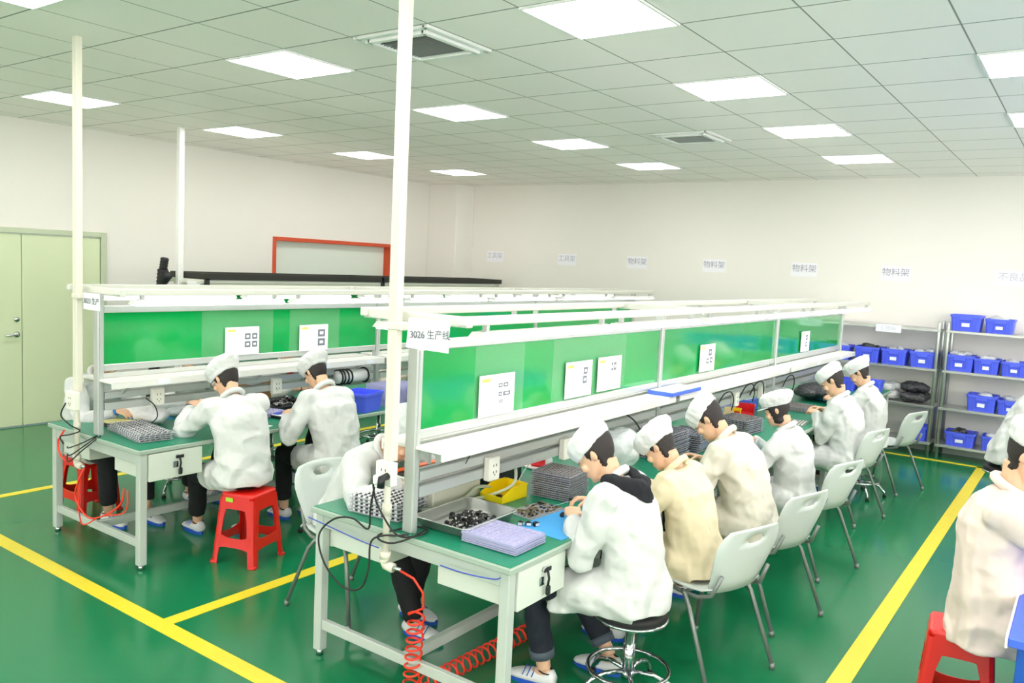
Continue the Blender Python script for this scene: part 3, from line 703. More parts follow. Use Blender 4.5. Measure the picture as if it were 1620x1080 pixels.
    if hoodie:
        hb = MB(); B0 = N-dirn*.02+ax.cross(dirn)*(-.0)
        bkv = -(ax.cross(dirn)).normalized()
        bkv = bkv if bkv.y < 0 else -bkv
        pts = [N+nd*.03+ax*(.085)+bkv*-.02, N+nd*.03+ax*.085+bkv*.04-dirn*.01, N+bkv*.10-dirn*.03+ax*.05, N+bkv*.115-dirn*.05, N+bkv*.10-dirn*.03-ax*.05, N+nd*.03-ax*.085+bkv*.04-dirn*.01, N+nd*.03-ax*.085+bkv*-.02]
        hb.tube(pts, [.02, .035, .046, .05, .046, .035, .02], 12)
        hb.tube([N+bkv*.07+dirn*.005+ax*.07, N+bkv*.09-dirn*.10, N+bkv*.07+dirn*.005-ax*.07], [.03, .052, .03], 12)
        hb.ball(N+bkv*.105-dirn*.10, (.085, .05, .07), 14, 8)
        fuse(hb, 'hood', M['hood'], .008, 3, t, disp=.02, dscale=.06)
    # ---- trousers and shoes
    if lower:
        tb = MB(); tb.ball(hip+Vector((0, 0, -.015)), (.16, .13, .095), 16, 8)
        for s, (H, K, An) in zip((1, -1), legs):
            tb.tube([H, lerp(H, K, .5), K, lerp(K, An, .4), lerp(K, An, 1-bare*1.6)], [.092, .084, .07, .064, .056], 14)
        fuse(tb, 'trousers', M[trousers], .011, 2, t, disp=.014, dscale=.07)
        for s, (H, K, An) in zip((1, -1), legs):
            if trousers == 'jeans':
                q = lerp(K, An, 1-bare*1.6); dd = (K-An).normalized()
                MB().tube([q-dd*.005, q+dd*.035], [.060, .062], 16).build('turned_up_cuff', M['cuff'], t)
            fz = .0
            so = MB(); out = []
            for i in range(24):
                q = 2*PI*i/24; y = math.sin(q)*.128; out.append((An.x+math.cos(q)*(.041+.006*math.sin(q)), An.y+.062+y))
            so.prism(out, An.z-.09, An.z-.066)
            sh = so.build('shoe_sole', M['shoeb'], t)
            ub = MB()
            ub.rings([[Vector((An.x+w*math.cos(q), An.y+y, An.z+z+h*math.sin(q))) for q in [2*PI*k_/16 for k_ in range(16)]] for y, w, h, z in ((-.062, .026, .022, -.045), (-.045, .037, .04, -.038), (-.02, .04, .036, -.045), (.03, .042, .036, -.046), (.08, .046, .032, -.052), (.13, .045, .024, -.058), (.165, .036, .016, -.064), (.185, .02, .008, -.067))])
            up_ = ub.build('shoe_upper', M['shoew'], t)
            st = MB()
            for y, h_ in ((.045, .0365), (.07, .0345), (.095, .032)):
                st.tube([(An.x+.0465*math.cos(q), An.y+y+.006*math.sin(q*2), An.z-.05+(h_+.0015)*math.sin(q)) for q in [PI*(.08+.84*k_/10) for k_ in range(11)]], .0028, 5)
            st.build('shoe_stripes', M['stripe'], up_)
            MB().tube([(An.x+.036*math.cos(q), An.y-.012+.038*math.sin(q), An.z-.008+.006*math.sin(q)) for q in [2*PI*k_/16 for k_ in range(16)]], .004, 6, closed=True).build('shoe_rim', M['dark'], up_)
    if glasses:
        g = MB(); g.T = HM
        for s in (-1, 1):
            g.tube([(s*.033+.021*math.cos(q), .094, -.004+.016*math.sin(q)) for q in [2*PI*i/16 for i in range(16)]], .0022, 6, closed=True)
            g.tube([(s*.054, .092, 0), (s*.074, .06, 0), (s*.079, -.005, .002)], .002, 6)
        g.tube([(-.012, .094, 0), (.012, .094, 0)], .002, 6); g.build('glasses', M['dark'], t)
    if band:
        for right, E, W, fd in hands:
            if (right and band[0] == 'r') or (not right and band[0] == 'l'):
                dd = (W-E).normalized(); MB().tube([W-dd*.032, W-dd*.002], [.033, .031], 16).build(band[2], M[band[1]], t)
    return t
XN = (-1, 0, 0)
HR = ((-.75, -.5, -.25), (-.2, -.7, -.7))   # hand of the +y arm reaching towards -y
HL = ((-.75, .45, -.25), (-.2, .7, -.7))
HP = PI/2
# right line, chair side, from the near end
person('worker in white coat with black hood hanging at the back, on a round chrome stool', (-1.60, 3.32), HP+.10, hz=.53, lean=15, neck=44, pitch=40, yaw=6,
  wr=(-1.955, 3.49, .845), wl=(-1.93, 3.27, .815), wrd=((-.7, -.68, .1), (-.1, -.5, -.85)), wld=((-.55, .8, .2), (-.3, .5, -.8)), curl=.75, feet=[(-1.80, 3.48), (-1.98, 3.16)], cap='pill', captilt=-.26, hoodie=True, trousers='jeans', vox=.0048, hem=-.06, coat_len=.1, lap=.66, sc=1.02)
person('worker in cream coat and puffy cap beside the one with the black hood', (-1.57, 3.93), HP+.04, hz=.52, lean=16, neck=48, pitch=44, wr=(-1.98, 4.05, .83), wl=(-1.97, 3.85, .83), coat='coatc', cap='puff', captilt=-.08, sc=.95, hem=-.05)
person('man in off white coat leaning far forward under a tilted cap, black hair', (-1.55, 4.72), HP+.02, hz=.53, lean=21, neck=52, pitch=46, yaw=4, wr=(-1.97, 4.86, .83), wl=(-1.96, 4.62, .83), coat='coatw', cap='pill', captilt=-.34, sc=1.04, hem=-.07)
person('woman in white coat with visored cap and dark fringe looking down', (-1.57, 5.62), HP, hz=.49, lean=10, neck=32, pitch=26, yaw=4, wr=(-1.93, 5.74, .83), wl=(-1.92, 5.50, .83), fem=True, hair='long', cap='visor', captilt=.10, sc=.95, hem=-.06)
person('man in white coat with both hands raised over the bench, next to the woman', (-1.60, 7.12), HP, hz=.51, lean=8, neck=30, pitch=38, wr=(-1.88, 7.33, .87), wl=(-1.86, 7.13, .86), wrd=((-.75, -.6, .1), (-.1, -.5, -.85)), wld=((-.75, .6, .1), (-.3, .5, -.8)), curl=.6, cap='pill', captilt=-.10, sc=1.02, hem=-.05, vox=.006)
person('worker in white coat farthest along the right bench, before the shelves', (-1.60, 8.05), HP, hz=.53, lean=8, neck=32, pitch=40, wr=(-1.98, 8.2, .86), wl=(-1.97, 8.0, .86), cap='puff', captilt=.06, sc=.98, hem=-.05, vox=.007)
# right line, far side
person('worker hidden behind the white pole with one sleeve on the bench', (-3.31, 3.10), -HP+.10, hz=.54, lean=31, neck=56, pitch=48, arms_hint=(.9, -.2, -.35), yaw=14, wr=(-2.76, 2.98, .86), wl=(-2.80, 3.30, .85), feet=[(-2.80, 3.14), (-2.98, 3.3)], cap='puff', captilt=-.1, sc=1.0, bare=.02)
person('worker facing us behind the right bench, seen through the gap under the panel', (-3.42, 4.45), -HP, hz=.54, lean=24, neck=45, pitch=45, wr=(-2.86, 4.35, .84), wl=(-2.86, 4.6, .84), vox=.008, cvox=.013)
person('worker behind the middle of the right bench, mostly hidden by the panel', (-3.42, 6.3), -HP, hz=.54, lean=24, neck=45, pitch=45, wr=(-2.86, 6.2, .84), wl=(-2.86, 6.45, .84), vox=.008, cvox=.013)
# left line, chair side
person('man with glasses and black watch in white coat on the red stool', (-4.44, 3.26), HP-.12, hz=.55, lean=19, neck=42, pitch=36, yaw=12, wr=(-4.96, 3.37, .93), wl=(-4.98, 3.20, .92), wrd=((-.5, -.8, .2), (-.3, -.4, -.85)), wld=((-.3, .85, .25), (-.3, .4, -.8)), curl=.8, feet=[(-4.72, 3.5), (-5.02, 3.30)], cap='puff', captilt=-.14, glasses=True, band=('l', 'dark', 'wrist_watch'), hem=-.06, arms_hint=(.6, -.1, -.9))
person('worker in white coat bending low over the left bench beside the blue bin', (-4.34, 3.99), HP-.05, hz=.53, lean=20, neck=44, pitch=40, wr=(-4.72, 4.02, .83), wl=(-4.70, 3.80, .83), feet=[(-4.72, 4.1), (-4.85, 3.92)], cap='puff', captilt=-.06, fem=True, hem=-.06, sc=1.04)
# left line, far side
person('worker with blue wristband at the far side of the left bench end', (-6.02, 3.02), -HP+.12, hz=.55, lean=17, neck=40, pitch=40, wr=(-5.50, 2.98, .845), wl=(-5.55, 3.24, .84), wrd=((.85, .3, -.1), (0, .2, -1)), feet=[(-5.62, 2.98), (-5.5, 3.2)], curl=.35, band=('r', 'wrist', 'blue_wristband'), hair='long', fem=True, sc=1.03)
person('worker reaching one bare hand across the left bench, head behind the panel', (-6.05, 3.78), -HP-.05, hz=.54, lean=20, neck=40, pitch=42, wr=(-5.47, 3.52, .86), wl=(-5.62, 3.95, .84), curl=.5, vox=.007, hair='short')
person('worker behind the left bench pinching a black pen', (-6.05, 4.72), -HP, hz=.54, lean=22, neck=42, pitch=42, wr=(-5.48, 4.55, .85), wl=(-5.6, 4.9, .84), curl=.7, vox=.007, cvox=.012)
person('worker in pinkish coat behind the second unit of the left bench', (-6.0, 6.1), -HP, hz=.54, lean=22, neck=42, pitch=42, wr=(-5.55, 6.0, .84), wl=(-5.6, 6.2, .84), coat='coatp', vox=.009, cvox=.013)
# right edge of the picture, facing right
person('worker in pale pinkish coat on the red stool at the right edge', (-.25, 4.05), -HP, hz=.58, lean=2, neck=24, pitch=30, yaw=-6, wr=(.30, 4.0, .84), wl=(.29, 4.35, .83), coat='coatp', cap='pill', captilt=.12, hem=-.12, sc=1.12, feet=[(.15, 4.0), (.12, 4.3)])
person('worker in white coat further back at the right edge, bending forward', (-.48, 8.0), -HP, hz=.62, lean=24, neck=45, pitch=40, wr=(.1, 7.9, .85), wl=(.1, 8.2, .85), sc=1.15, hem=-.08, vox=.008)
# ================================================================ seats
def chair_mesh():
    """local: back at -y, front +y"""
    t = thing('plastic_chair', '', 'chair')
    b = MB(); n = 10; th = .007; rows = []
    # seat shell profile in y/z with curved sides
    prof = [(.20, .425), (.19, .438), (.15, .446), (.05, .440), (-.06, .436), (-.14, .440), (-.18, .452)]
    def shell(prof, wid, crv, nrm):
        vs = []; m = len(prof)
        for s_ in (0, 1):
            for i, (y, z) in enumerate(prof):
                for k in range(n+1):
                    u = -1+2*k/n; w = wid[i]
                    off = crv[i]*u*u
                    p = Vector((u*w, y, z))+Vector(nrm[i])*(off+(th if s_ else 0)); vs.append(p)
        fs = []; N_ = (n+1); O = m*N_
        for i in range(m-1):
            for k in range(n):
                a = i*N_+k
                fs.append((a, a+1, a+1+N_, a+N_)); fs.append((O+a, O+a+N_, O+a+1+N_, O+a+1))
        for i in range(m-1):
            for k in (0, n):
                a = i*N_+k; q = (a, a+N_, O+a+N_, O+a); fs.append(q if k == 0 else q[::-1])
        for i in (0, m-1):
            for k in range(n):
                a = i*N_+k; q = (a, O+a, O+a+1, a+1); fs.append(q if i == 0 else q[::-1])
        return vs, fs
    vs, fs = shell(prof, [.185, .2, .21, .215, .21, .2, .19], [.0, .004, .008, .012, .014, .018, .024], [(0, 0, 1)]*7)
    b.add(vs, fs, True); b.build('seat', M['chairp'], t)
    # backrest with an oval hand hole
    b = MB(); W = lambda h: lerp(.18, .228, min(1, h/.22)) if h < .22 else lerp(.228, .178, ((h-.22)/.14)**2.2)
    ch = .295; hh = .022; hw = .05; grid = []; H = [0, .06, .12, .18, .24, ch-hh, ch, ch+hh, .345, .36]
    us = [-1, -.75, -.5, -.33, -.2, -.08, .08, .2, .33, .5, .75, 1]
    def bp(u, h, s):
        w = W(h); x = u*w
        if ch-hh-.02 < h < ch+hh+.02 and abs(u) < .35:
            pass
        y = -.195-h*.30; off = .03*u*u+(th if s == 0 else 0)
        return Vector((x, y+off, .452+h*.965-(.012*u*u if h > .33 else 0)))
    idx = {}; vs = []
    for s in (0, 1):
        for i, h in enumerate(H):
            for k, u in enumerate(us):
                hh_ = h; uu = u
                if 5 <= i <= 7 and 3 <= k <= 8:
                    s_, t_ = u/.33, (h-ch)/hh; ln_ = math.hypot(s_, t_)
                    if ln_ > .01: uu = .30*s_/ln_; hh_ = ch+hh*1.15*t_/ln_
                idx[s, i, k] = len(vs); vs.append(bp(uu, hh_, s))
    fs = []; holes = set((i, k) for i in (5, 6) for k in range(3, 8))
    for i in range(len(H)-1):
        for k in range(len(us)-1):
            if (i, k) in holes: continue
            fs.append((idx[0, i, k], idx[0, i, k+1], idx[0, i+1, k+1], idx[0, i+1, k])); fs.append((idx[1, i, k], idx[1, i+1, k], idx[1, i+1, k+1], idx[1, i, k+1]))
    ed = {}
    for f in fs:
        for a, c in zip(f, f[1:]+f[:1]):
            ed[a, c] = 1
    inv = {v: k for k, v in idx.items()}
    for (a, c) in list(ed):
        if (c, a) not in ed:
            (s, i, k), (s2, i2, k2) = inv[a], inv[c]
            if s == 0: fs.append((c, a, idx[1, i, k], idx[1, i2, k2]))
    b.add(vs, fs, True); b.build('backrest', M['chairp'], t)
    for s in (-1, 1):
        MB().tube([(s*.195, .13, .43), (s*.215, .17, .425), (s*.235, .205, .38), (s*.245, .25, .02)], .0115, 10).cyl((s*.245, .2505, 0), (s*.245, .25, .03), .015, .014, 10).build('leg', M['grey_tube'], t)
        MB().tube([(s*.20, -.02, .425), (s*.225, -.06, .42), (s*.235, -.10, .37), (s*.25, -.255, .02)], .0115, 10).cyl((s*.25, -.256, 0), (s*.25, -.254, .03), .015, .014, 10).build('leg', M['grey_tube'], t)
        MB().tube([(s*.19, .14, .428), (s*.205, 0, .420), (s*.20, -.12, .424), (s*.185, -.19, .45), (s*.175, -.235, .56)], .011, 8).build('seat_rail', M['grey_tube'], t)
    MB().cyl((-.2, -.03, .421), (.2, -.03, .421), .009).build('cross_bar', M['grey_tube'], t)
    return t
CG = 'pale grey plastic chairs on tube legs'
ch = chair_mesh(); ch.location = (-1.50, 3.92, 0); ch.rotation_euler = (0, 0, HP-.32); ch['label'] = 'pale grey plastic chair nearest on the right, with the oval hole in its back showing'; ch['group'] = CG
for x, y, r, lab in ((-1.48, 4.76, -.28, 'pale grey plastic chair second from the near end, behind the man in off white'), (-1.51, 5.78, -.28, 'pale grey plastic chair third from the near end, behind the woman with visored cap'),
  (-1.62, 7.22, -.26, 'pale grey plastic chair fourth from the near end, behind the man with raised hands'), (-1.54, 8.55, -.30, 'empty pale grey plastic chair farthest back near the blue bins')):
    dup(ch, (x, y, 0), HP+r, lab)
dup(ch, (-3.34, 3.19, 0), -HP, 'white plastic chair at the far side of the right bench end, back turned to us')
dup(ch, (-3.45, 4.45, 0), -HP, 'pale grey plastic chair at the far side of the right bench, behind its first unit')
dup(ch, (-3.45, 6.3, 0), -HP, 'pale grey plastic chair at the far side of the right bench, behind its second unit')
def red_stool(loc, rz, label, h=.46, tagp=False):
    t = thing('plastic_stool', label, 'stool', loc, rz, 'red plastic stools')
    b = MB()
    def sq(a, z, r=.25, n=5):
        o = []
        for (sx, sy, q0) in ((1, 1, 0), (-1, 1, 90), (-1, -1, 180), (1, -1, 270)):
            for k in range(n):
                q = math.radians(q0+90*k/(n-1)); o.append(Vector((sx*a*(1-r)+a*r*math.cos(q), sy*a*(1-r)+a*r*math.sin(q), z)))
        return o
    b.rings([sq(.118, h-.035), sq(.125, h-.032), sq(.128, h-.012), sq(.122, h-.001), sq(.115, h), sq(.05, h-.003), sq(.01, h-.003)])
    b.build('seat', M['red'], t)
    T = .128; Bm = .165
    def off(z): return lerp(Bm, T, z/h)
    for k in range(4):
        R = Matrix.Rotation(k*HP, 4, 'Z')
        lg = MB(); lg.T = R
        th = .006
        rg = []
        for z in (0, .02, .10, .2, .3, .38, h-.03):
            a = off(z); w = .036+.012*(z/h) if z < .36 else .06
            # L-shaped corner leg
            rg.append([Vector((a, a-w-.01, z)), Vector((a, a-.022, z)), Vector((a-.006, a-.006, z)), Vector((a-.022, a, z)), Vector((a-w-.01, a, z)), Vector((a-w-.01, a-th, z)), Vector((a-.024, a-th, z)), Vector((a-.011, a-.011, z)), Vector((a-th, a-.024, z)), Vector((a-th, a-w-.01, z))])
        lg.rings(rg, smooth=False)
        lg.lathe([(.022, 0), (.024, .004), (.020, .014), (.012, .018)], 12, (Bm-.014, Bm-.014, 0))
        lg.build('leg', M['red'], t)
        for (z0, z1, wc) in ((.115, .185, .0), (h-.10, h-.012, 0)):
            sd = MB(); sd.T = R
            a0, a1 = off(z0), off(z1); w0, w1 = a0-.036, a1-.036; m = 8; vs = []
            for i in range(m+1):
                u = -1+2*i/m
                dz = (.018*(u*u) if z0 < .2 else -.03*(u**4)); dt = -.012*(1-u*u) if z0 < .2 else 0
                vs += [(a0, u*(w0+.008), z0-(.02*u**4 if z0 < .2 else -dz*0)-(0 if z0 < .2 else .02*u**4)), (a1, u*(w1+.008), z1+dt+(.02*u**4 if z0 < .2 else 0)), (a1-.006, u*(w1+.008), z1+dt+(.02*u**4 if z0 < .2 else 0)), (a0-.006, u*(w0+.008), z0-(.02*u**4))]
            fs = []
            for i in range(m):
                for q in range(4): fs.append((i*4+q, i*4+4+q, i*4+4+(q+1) % 4, i*4+(q+1) % 4))
            fs += [(0, 1, 2, 3), (m*4+3, m*4+2, m*4+1, m*4)]
            sd.add(vs, fs)
            sd.build('side_band', M['red'], t)
    if tagp:
        MB().box(-.128-.003, -.1275, .02, .085, h-.055, h-.03).build('sticker', M['green_tag'], t)
    return t
red_stool((-4.36, 3.24, 0), .29, 'red plastic stool under the man with glasses, green sticker on its side', h=.46)
MB().box(-.075, -.02, -.1375, -.1355, .405, .432).build('sticker', M['green_tag'], bpy.data.objects['plastic_stool'])
red_stool((-6.03, 3.05, 0), .05, 'red plastic stool behind the left bench end')
red_stool((-.36, 4.08, 0), .12, 'red plastic stool at the right edge of the picture', h=.48)
def round_stool(loc, label, h=.50):
    t = thing('round_stool', label, 'stool', loc, 0, 'round stools with black seats')
    MB().lathe([(.02, h-.06), (.15, h-.06), (.168, h-.05), (.172, h-.03), (.165, h-.01), (.12, h), (.01, h+.002)], 32).build('seat', M['rubber'], t)
    MB().lathe([(.16, h-.068), (.174, h-.062), (.174, h-.05), (.16, h-.05)], 32).build('seat_rim', M['chrome'], t)
    MB().lathe([(.028, .10), (.028, .26), (.022, .262), (.022, h-.06)], 18).lathe([(.034, .095), (.034, .13)], 18).build('column', M['chrome'], t)
    R = .19
    MB().tube([(R*math.cos(2*PI*k/36), R*math.sin(2*PI*k/36), .14) for k in range(36)], .010, 8, closed=True).build('foot_ring', M['chrome'], t)
    for k in range(5):
        q = 2*PI*k/5+.3; c, s = math.cos(q), math.sin(q)
        l = MB().tube([(.025*c, .025*s, .125), (.12*c, .12*s, .125), (.19*c, .19*s, .10), (.235*c, .235*s, .05), (.245*c, .245*s, .02)], .012, 8).build('leg', M['chrome'], t)
        MB().lathe([(.014, 0), (.018, .004), (.018, .022), (.012, .026)], 12, (.245*c, .245*s, 0)).build('foot', M['rubber'], l)
    return t
round_stool((-1.63, 3.345, 0), 'round black stool with chrome column and foot ring in the foreground', h=.45)
round_stool((-1.68, 8.05, 0), 'round black stool under the farthest worker on the right line')
round_stool((-4.36, 3.99, 0), 'round black stool under the worker bending over the left bench')
for y, lab in ((3.78, 'under the worker reaching one bare hand across the left bench'), (4.72, 'under the worker with the black pen at the left bench'), (6.1, 'under the worker in pinkish coat at the left bench')):
    round_stool((-6.05, y, 0), 'round black stool '+lab)
round_stool((-.50, 8.0, 0), 'round black stool under the worker further back at the right edge')
# blue topped table at the right edge
t = thing('blue_table', 'table with blue top and blue side at the lower right edge', 'table', (-.15, 3.40, 0))
MB().box(0, .9, 0, 4.6, .70, .735, .004).build('tabletop', M['tabblue'], t)
MB().box(-.008, 0, 0, 4.6, .695, .738).build('edge_strip', M['white'], t)
MB().box(.03, .07, .03, 1.45, .02, .70, .003).build('side_panel', M['bluecab'], t)
for x in (.05, .85):
    for y in (.06, 4.5): MB().box(x-.02, x+.02, y-.02, y+.02, 0, .7, .003).build('leg', M['bluecab'], t)
# ================================================================ storage shelves and bins
SG = 'stainless steel storage shelf units'
def shelf_unit(x0, x1, label, top):
    t = thing('storage_shelf', label, 'shelf unit', (x0, 10.42, 0), 0, SG); w = x1-x0
    for x in (.02, w-.02):
        for y in (.02, .36):
            MB().lathe([(.019, .0), (.019, 1.56), (.014, 1.58), (.004, 1.585)], 14, (x, y, 0)).build('upright', M['steel'], t)
    for z in (.17, .60, 1.03, 1.49):
        MB().box(.0, w, .0, .38, z-.03, z, .003).build('shelf_board', M['steel'], t)
    return t
UA = (-2.9, -1.43); UB = (-1.375, .12)
shelf_unit(*UA, 'stainless steel storage shelf unit on the left, with bags and blue bins', 0)
shelf_unit(*UB, 'stainless steel storage shelf unit at the right edge full of blue bins', 0)
def bin_mesh(w=.29, d=.30, h=.16):
    t = thing('storage_bin', '', 'bin')
    b = MB(); i = .012
    def rc(a, c, z, r=.02):
        o = []
        for sx, sy, q0 in ((1, 1, 0), (-1, 1, 90), (-1, -1, 180), (1, -1, 270)):
            for k in range(4):
                q = math.radians(q0+30*k); o.append(Vector((sx*(a-r)+r*math.cos(q), sy*(c-r)+r*math.sin(q), z)))
        return o
    a, c = w/2, d/2
    b.rings([rc(a-.02, c-.02, 0), rc(a-.008, c-.008, h-.025), rc(a, c, h-.024), rc(a, c, h), rc(a-.012, c-.012, h), rc(a-.028, c-.028, .006)], smooth=False)
    b.box(-.055, .055, -c-.002, -c+.01, h-.055, h-.02, .003)
    b.box(-.075, -.065, -c+.002, -c+.02, .01, h-.03).box(.065, .075, -c+.002, -c+.02, .01, h-.03)
    b.build('bin_body', M['blue'], t)
    MB().box(-.035, .035, -c+.004-.002, -c+.01, h*.28, h*.5).build('bin_label', M['label'], t)
    return t
BG = 'blue plastic storage bins'
bproto = bin_mesh()
BINS = [(-1.19, 1.49, 1.12, 1.15, 'on the top shelf at left of the right unit'), (-.86, 1.49, 1., 1., 'on the top shelf beside the first top bin'),
 (-2.21, 1.03, 1., 1.15, 'on the upper shelf of the left unit, left one'), (-1.91, 1.03, 1., 1.15, 'on the upper shelf of the left unit, middle one'), (-1.60, 1.03, .98, 1.15, 'on the upper shelf of the left unit, right one'),
 (-1.22, 1.03, 1.05, 1.15, 'on the second shelf of the right unit, leftmost'), (-.95, 1.03, .9, 1.05, 'on the second shelf of the right unit, second from left'), (-.68, 1.03, .9, 1.0, 'on the second shelf of the right unit, third from left'), (-.40, 1.03, .9, 1.0, 'on the second shelf of the right unit, at the picture edge'),
 (-.96, .60, 1.05, 1.15, 'on the third shelf of the right unit, left one'), (-.68, .60, .9, 1.0, 'on the third shelf of the right unit, partly behind the worker'),
 (-1.61, .17, .98, 1.05, 'on the bottom shelf of the left unit'), (-1.14, .17, 1.1, 1.0, 'on the bottom shelf of the right unit, full of parts'), (-.80, .17, .9, 1.0, 'on the bottom shelf of the right unit, behind the worker'),
 (-2.55, 1.03, 1, 1.1, 'on the upper shelf of the left unit, behind the bench panel'), (-2.3, .60, 1, 1, 'on the third shelf of the left unit, behind the seated worker')]
for i, (x, z, sx, sz, lab) in enumerate(BINS):
    o = bproto if i == 0 else dup(bproto)
    o.location = (x, 10.60, z); o.scale = (sx, 1, sz); o['label'] = 'blue plastic bin '+lab; o['group'] = BG
    # bagged contents
    if i not in (0,):
        c = MB(); rr = random.Random(i)
        for k in range(5): c.ball((x+rr.uniform(-.07, .07)*sx, 10.60+rr.uniform(-.08, .08), z+.16*sz-.02+rr.uniform(0, .03)), (.05, .05, .035), 10, 6)
        cb = fuse(c, 'bag_of_parts', M['bagdark'] if i in (2, 12) else M['bag'], .012, 2, None, disp=.02, dscale=.03)
        tag(cb, 'bagged parts in bin '+lab.replace('shelf of the', 'shelf,'), 'bag', 'bags of parts in the blue bins')
# loose bags on the left unit
def heap(name, label, cat, c, r, m, vox=.01, disp=.03, ds=.06, grp=None, nb=7, seed=1):
    b = MB(); rr = random.Random(seed)
    for k in range(nb): b.ball((rr.uniform(-.5, .5)*r[0], rr.uniform(-.5, .5)*r[1], rr.uniform(.4, .6)*r[2]), (r[0]*.62, r[1]*.62, r[2]*.5), 14, 8)
    o = fuse(b, name, M[m], vox, 2, None, disp=disp, dscale=ds)
    zmin = min(v.co.z for v in o.data.vertices); o.location = (c[0], c[1], c[2]-zmin)
    return tag(o, label, cat, grp)
heap('bag_of_black_parts', 'black glossy bag on the left shelf unit, upper of two', 'bag', (-1.66, 10.6, .70), (.17, .15, .12), 'bagdark', seed=3)
heap('bag_of_black_parts', 'black glossy bag on the left shelf unit, lower of two', 'bag', (-1.66, 10.6, .60), (.17, .15, .11), 'bagdark', seed=4)
heap('bag_of_white_parts', 'white bag on the left shelf unit beside the black bags, upper one', 'bag', (-1.97, 10.6, .70), (.15, .15, .10), 'bag', seed=5)
heap('bag_of_white_parts', 'white bag on the left shelf unit beside the black bags, lower one', 'bag', (-1.97, 10.6, .60), (.15, .15, .11), 'bag', seed=6)
s = thing('shelf_sign', 'white sign clipped to the top of the left shelf unit', 'sign', (-1.98, 10.41, 1.46))
MB().box(-.14, .14, -.004, 0, -.045, .045).build('sheet', M['label'], s)
text_mesh('C3026', .06, 'lettering', M['inklight'], s, Matrix.Translation((0, -.006, 0)) @ Matrix.Rotation(HP, 4, 'X'))
# ================================================================ things on the benches
ZT = TH+.0005
rnd = random.Random(11)
def blister(w, d, h, nx, ny, m, label, grp, loc, rz=0, fill=None, pr=.35, lip=.004):
    """thin formed plastic tray with rows of pockets; optional modules sitting in them"""
    t = thing('parts_tray', label, 'tray', loc, rz, grp)
    b = MB(); b.box(-w/2, w/2, -d/2, d/2, h*.55, h*.55+.0015)
    for s in (-1, 1):
        b.box(s*w/2-.0012, s*w/2+.0012, -d/2, d/2, h*.3, h*.72); b.box(-w/2, w/2, s*d/2-.0012, s*d/2+.0012, h*.3, h*.72)
    px, py = w*.94/nx, d*.94/ny
    for i in range(nx):
        for j in range(ny):
            x = (i+.5)*px-w*.47; y = (j+.5)*py-d*.47; a, c = px*pr, py*pr
            vs = [(x-a, y-c, h*.55), (x+a, y-c, h*.55), (x+a, y+c, h*.55), (x-a, y+c, h*.55), (x-a*.7, y-c*.7, h), (x+a*.7, y-c*.7, h), (x+a*.7, y+c*.7, h), (x-a*.7, y+c*.7, h)]
            b.add(vs, [(0,1,5,4), (1,2,6,5), (2,3,7,6), (3,0,4,7), (4,5,6,7)])
    b.build('tray_sheet', M[m], t)
    if fill:
        f = MB()
        for i in range(nx):
            for j in range(ny):
                x = (i+.5)*px-w*.47; y = (j+.5)*py-d*.47; a, c = px*.33, py*.30
                f.k = 0; f.box(x-a, x+a, y-c, y+c, h*.12, h*.9)
                f.k = 1; f.box(x-a*.7, x+a*.7, y-c*1.06, y+c*.55, h*.3, h*.93)
        o = f.build('lens_modules', [M[fill[0]], M[fill[1]]], t); o['kind'] = 'stuff'
    return t
def stack(n, step, labels, src, loc, rz=0, jit=.004):
    """src stays lowest; copies above it, each with its own label"""
    src.location = loc; src['label'] = labels(0)
    for k in range(1, n):
        dup(src, (loc[0]+rnd.uniform(-jit, jit), loc[1]+rnd.uniform(-jit, jit), loc[2]+k*step), rz+rnd.uniform(-.01, .01), labels(k))
NTH = ['lowest of its stack', 'second from bottom', 'third from bottom', 'fourth from bottom', 'fifth from bottom', 'sixth from bottom', 'seventh from bottom', 'eighth from bottom', 'ninth from bottom', 'tenth from bottom', 'eleventh from bottom', 'twelfth from bottom', 'thirteenth from bottom', 'fourteenth from bottom']
def lab(pre, n): return lambda k: pre+', '+('topmost of its stack' if k == n-1 else NTH[k])
a = blister(.30, .24, .017, 9, 8, 'clear', '', 'clear module trays at the near left corner', (0, 0, 0), .12, ('module', 'modulew'))
stack(5, .0185, lab('clear tray of black and white modules left of the front pole', 5), a, (-2.72, 2.83, ZT), .12)
a = blister(.29, .235, .014, 10, 8, 'lav', '', 'lavender blister trays at the bench corner', (0, 0, 0), .02, None)
stack(6, .0075, lab('lavender clear blister tray at the near bench corner', 6), a, (-2.045, 2.87, ZT), .02)
a = blister(.235, .235, .012, 9, 9, 'smoke', '', 'smoky trays beside the yellow bin', (0, 0, 0), .1, ('brown', 'module'))
stack(12, .0115, lab('smoky clear tray behind the yellow bin', 12), a, (-2.28, 3.70, ZT), .1)
a = blister(.24, .30, .014, 8, 10, 'smoke', '', 'dark trays before the man in off white', (0, 0, 0), 0, ('module', 'module'))
stack(13, .0145, lab('dark filled tray behind the cream coated worker', 13), a, (-2.27, 4.98, ZT), 0, .008)
a = blister(.24, .30, .014, 8, 10, 'smoke', '', 'dark trays beside the man in off white', (0, 0, 0), 0, ('module', 'module'))
stack(9, .0145, lab('dark filled tray before the man in off white coat', 9), a, (-2.25, 5.36, ZT), .1, .008)
a = blister(.26, .30, .014, 8, 9, 'smoke', '', 'dark trays before the woman', (0, 0, 0), -.1, ('module', 'brown'))
stack(8, .0145, lab('dark filled tray before the woman with visored cap', 8), a, (-2.22, 6.28, ZT), -.1, .006)
a = blister(.50, .22, .0125, 14, 6, 'clear', '', 'clear trays of dark modules on the left bench', (0, 0, 0), -.12, ('module', 'modulew'))
stack(4, .0135, lab('clear tray of dark modules on the left bench end', 4), a, (-5.02, 2.87, ZT), -.12)
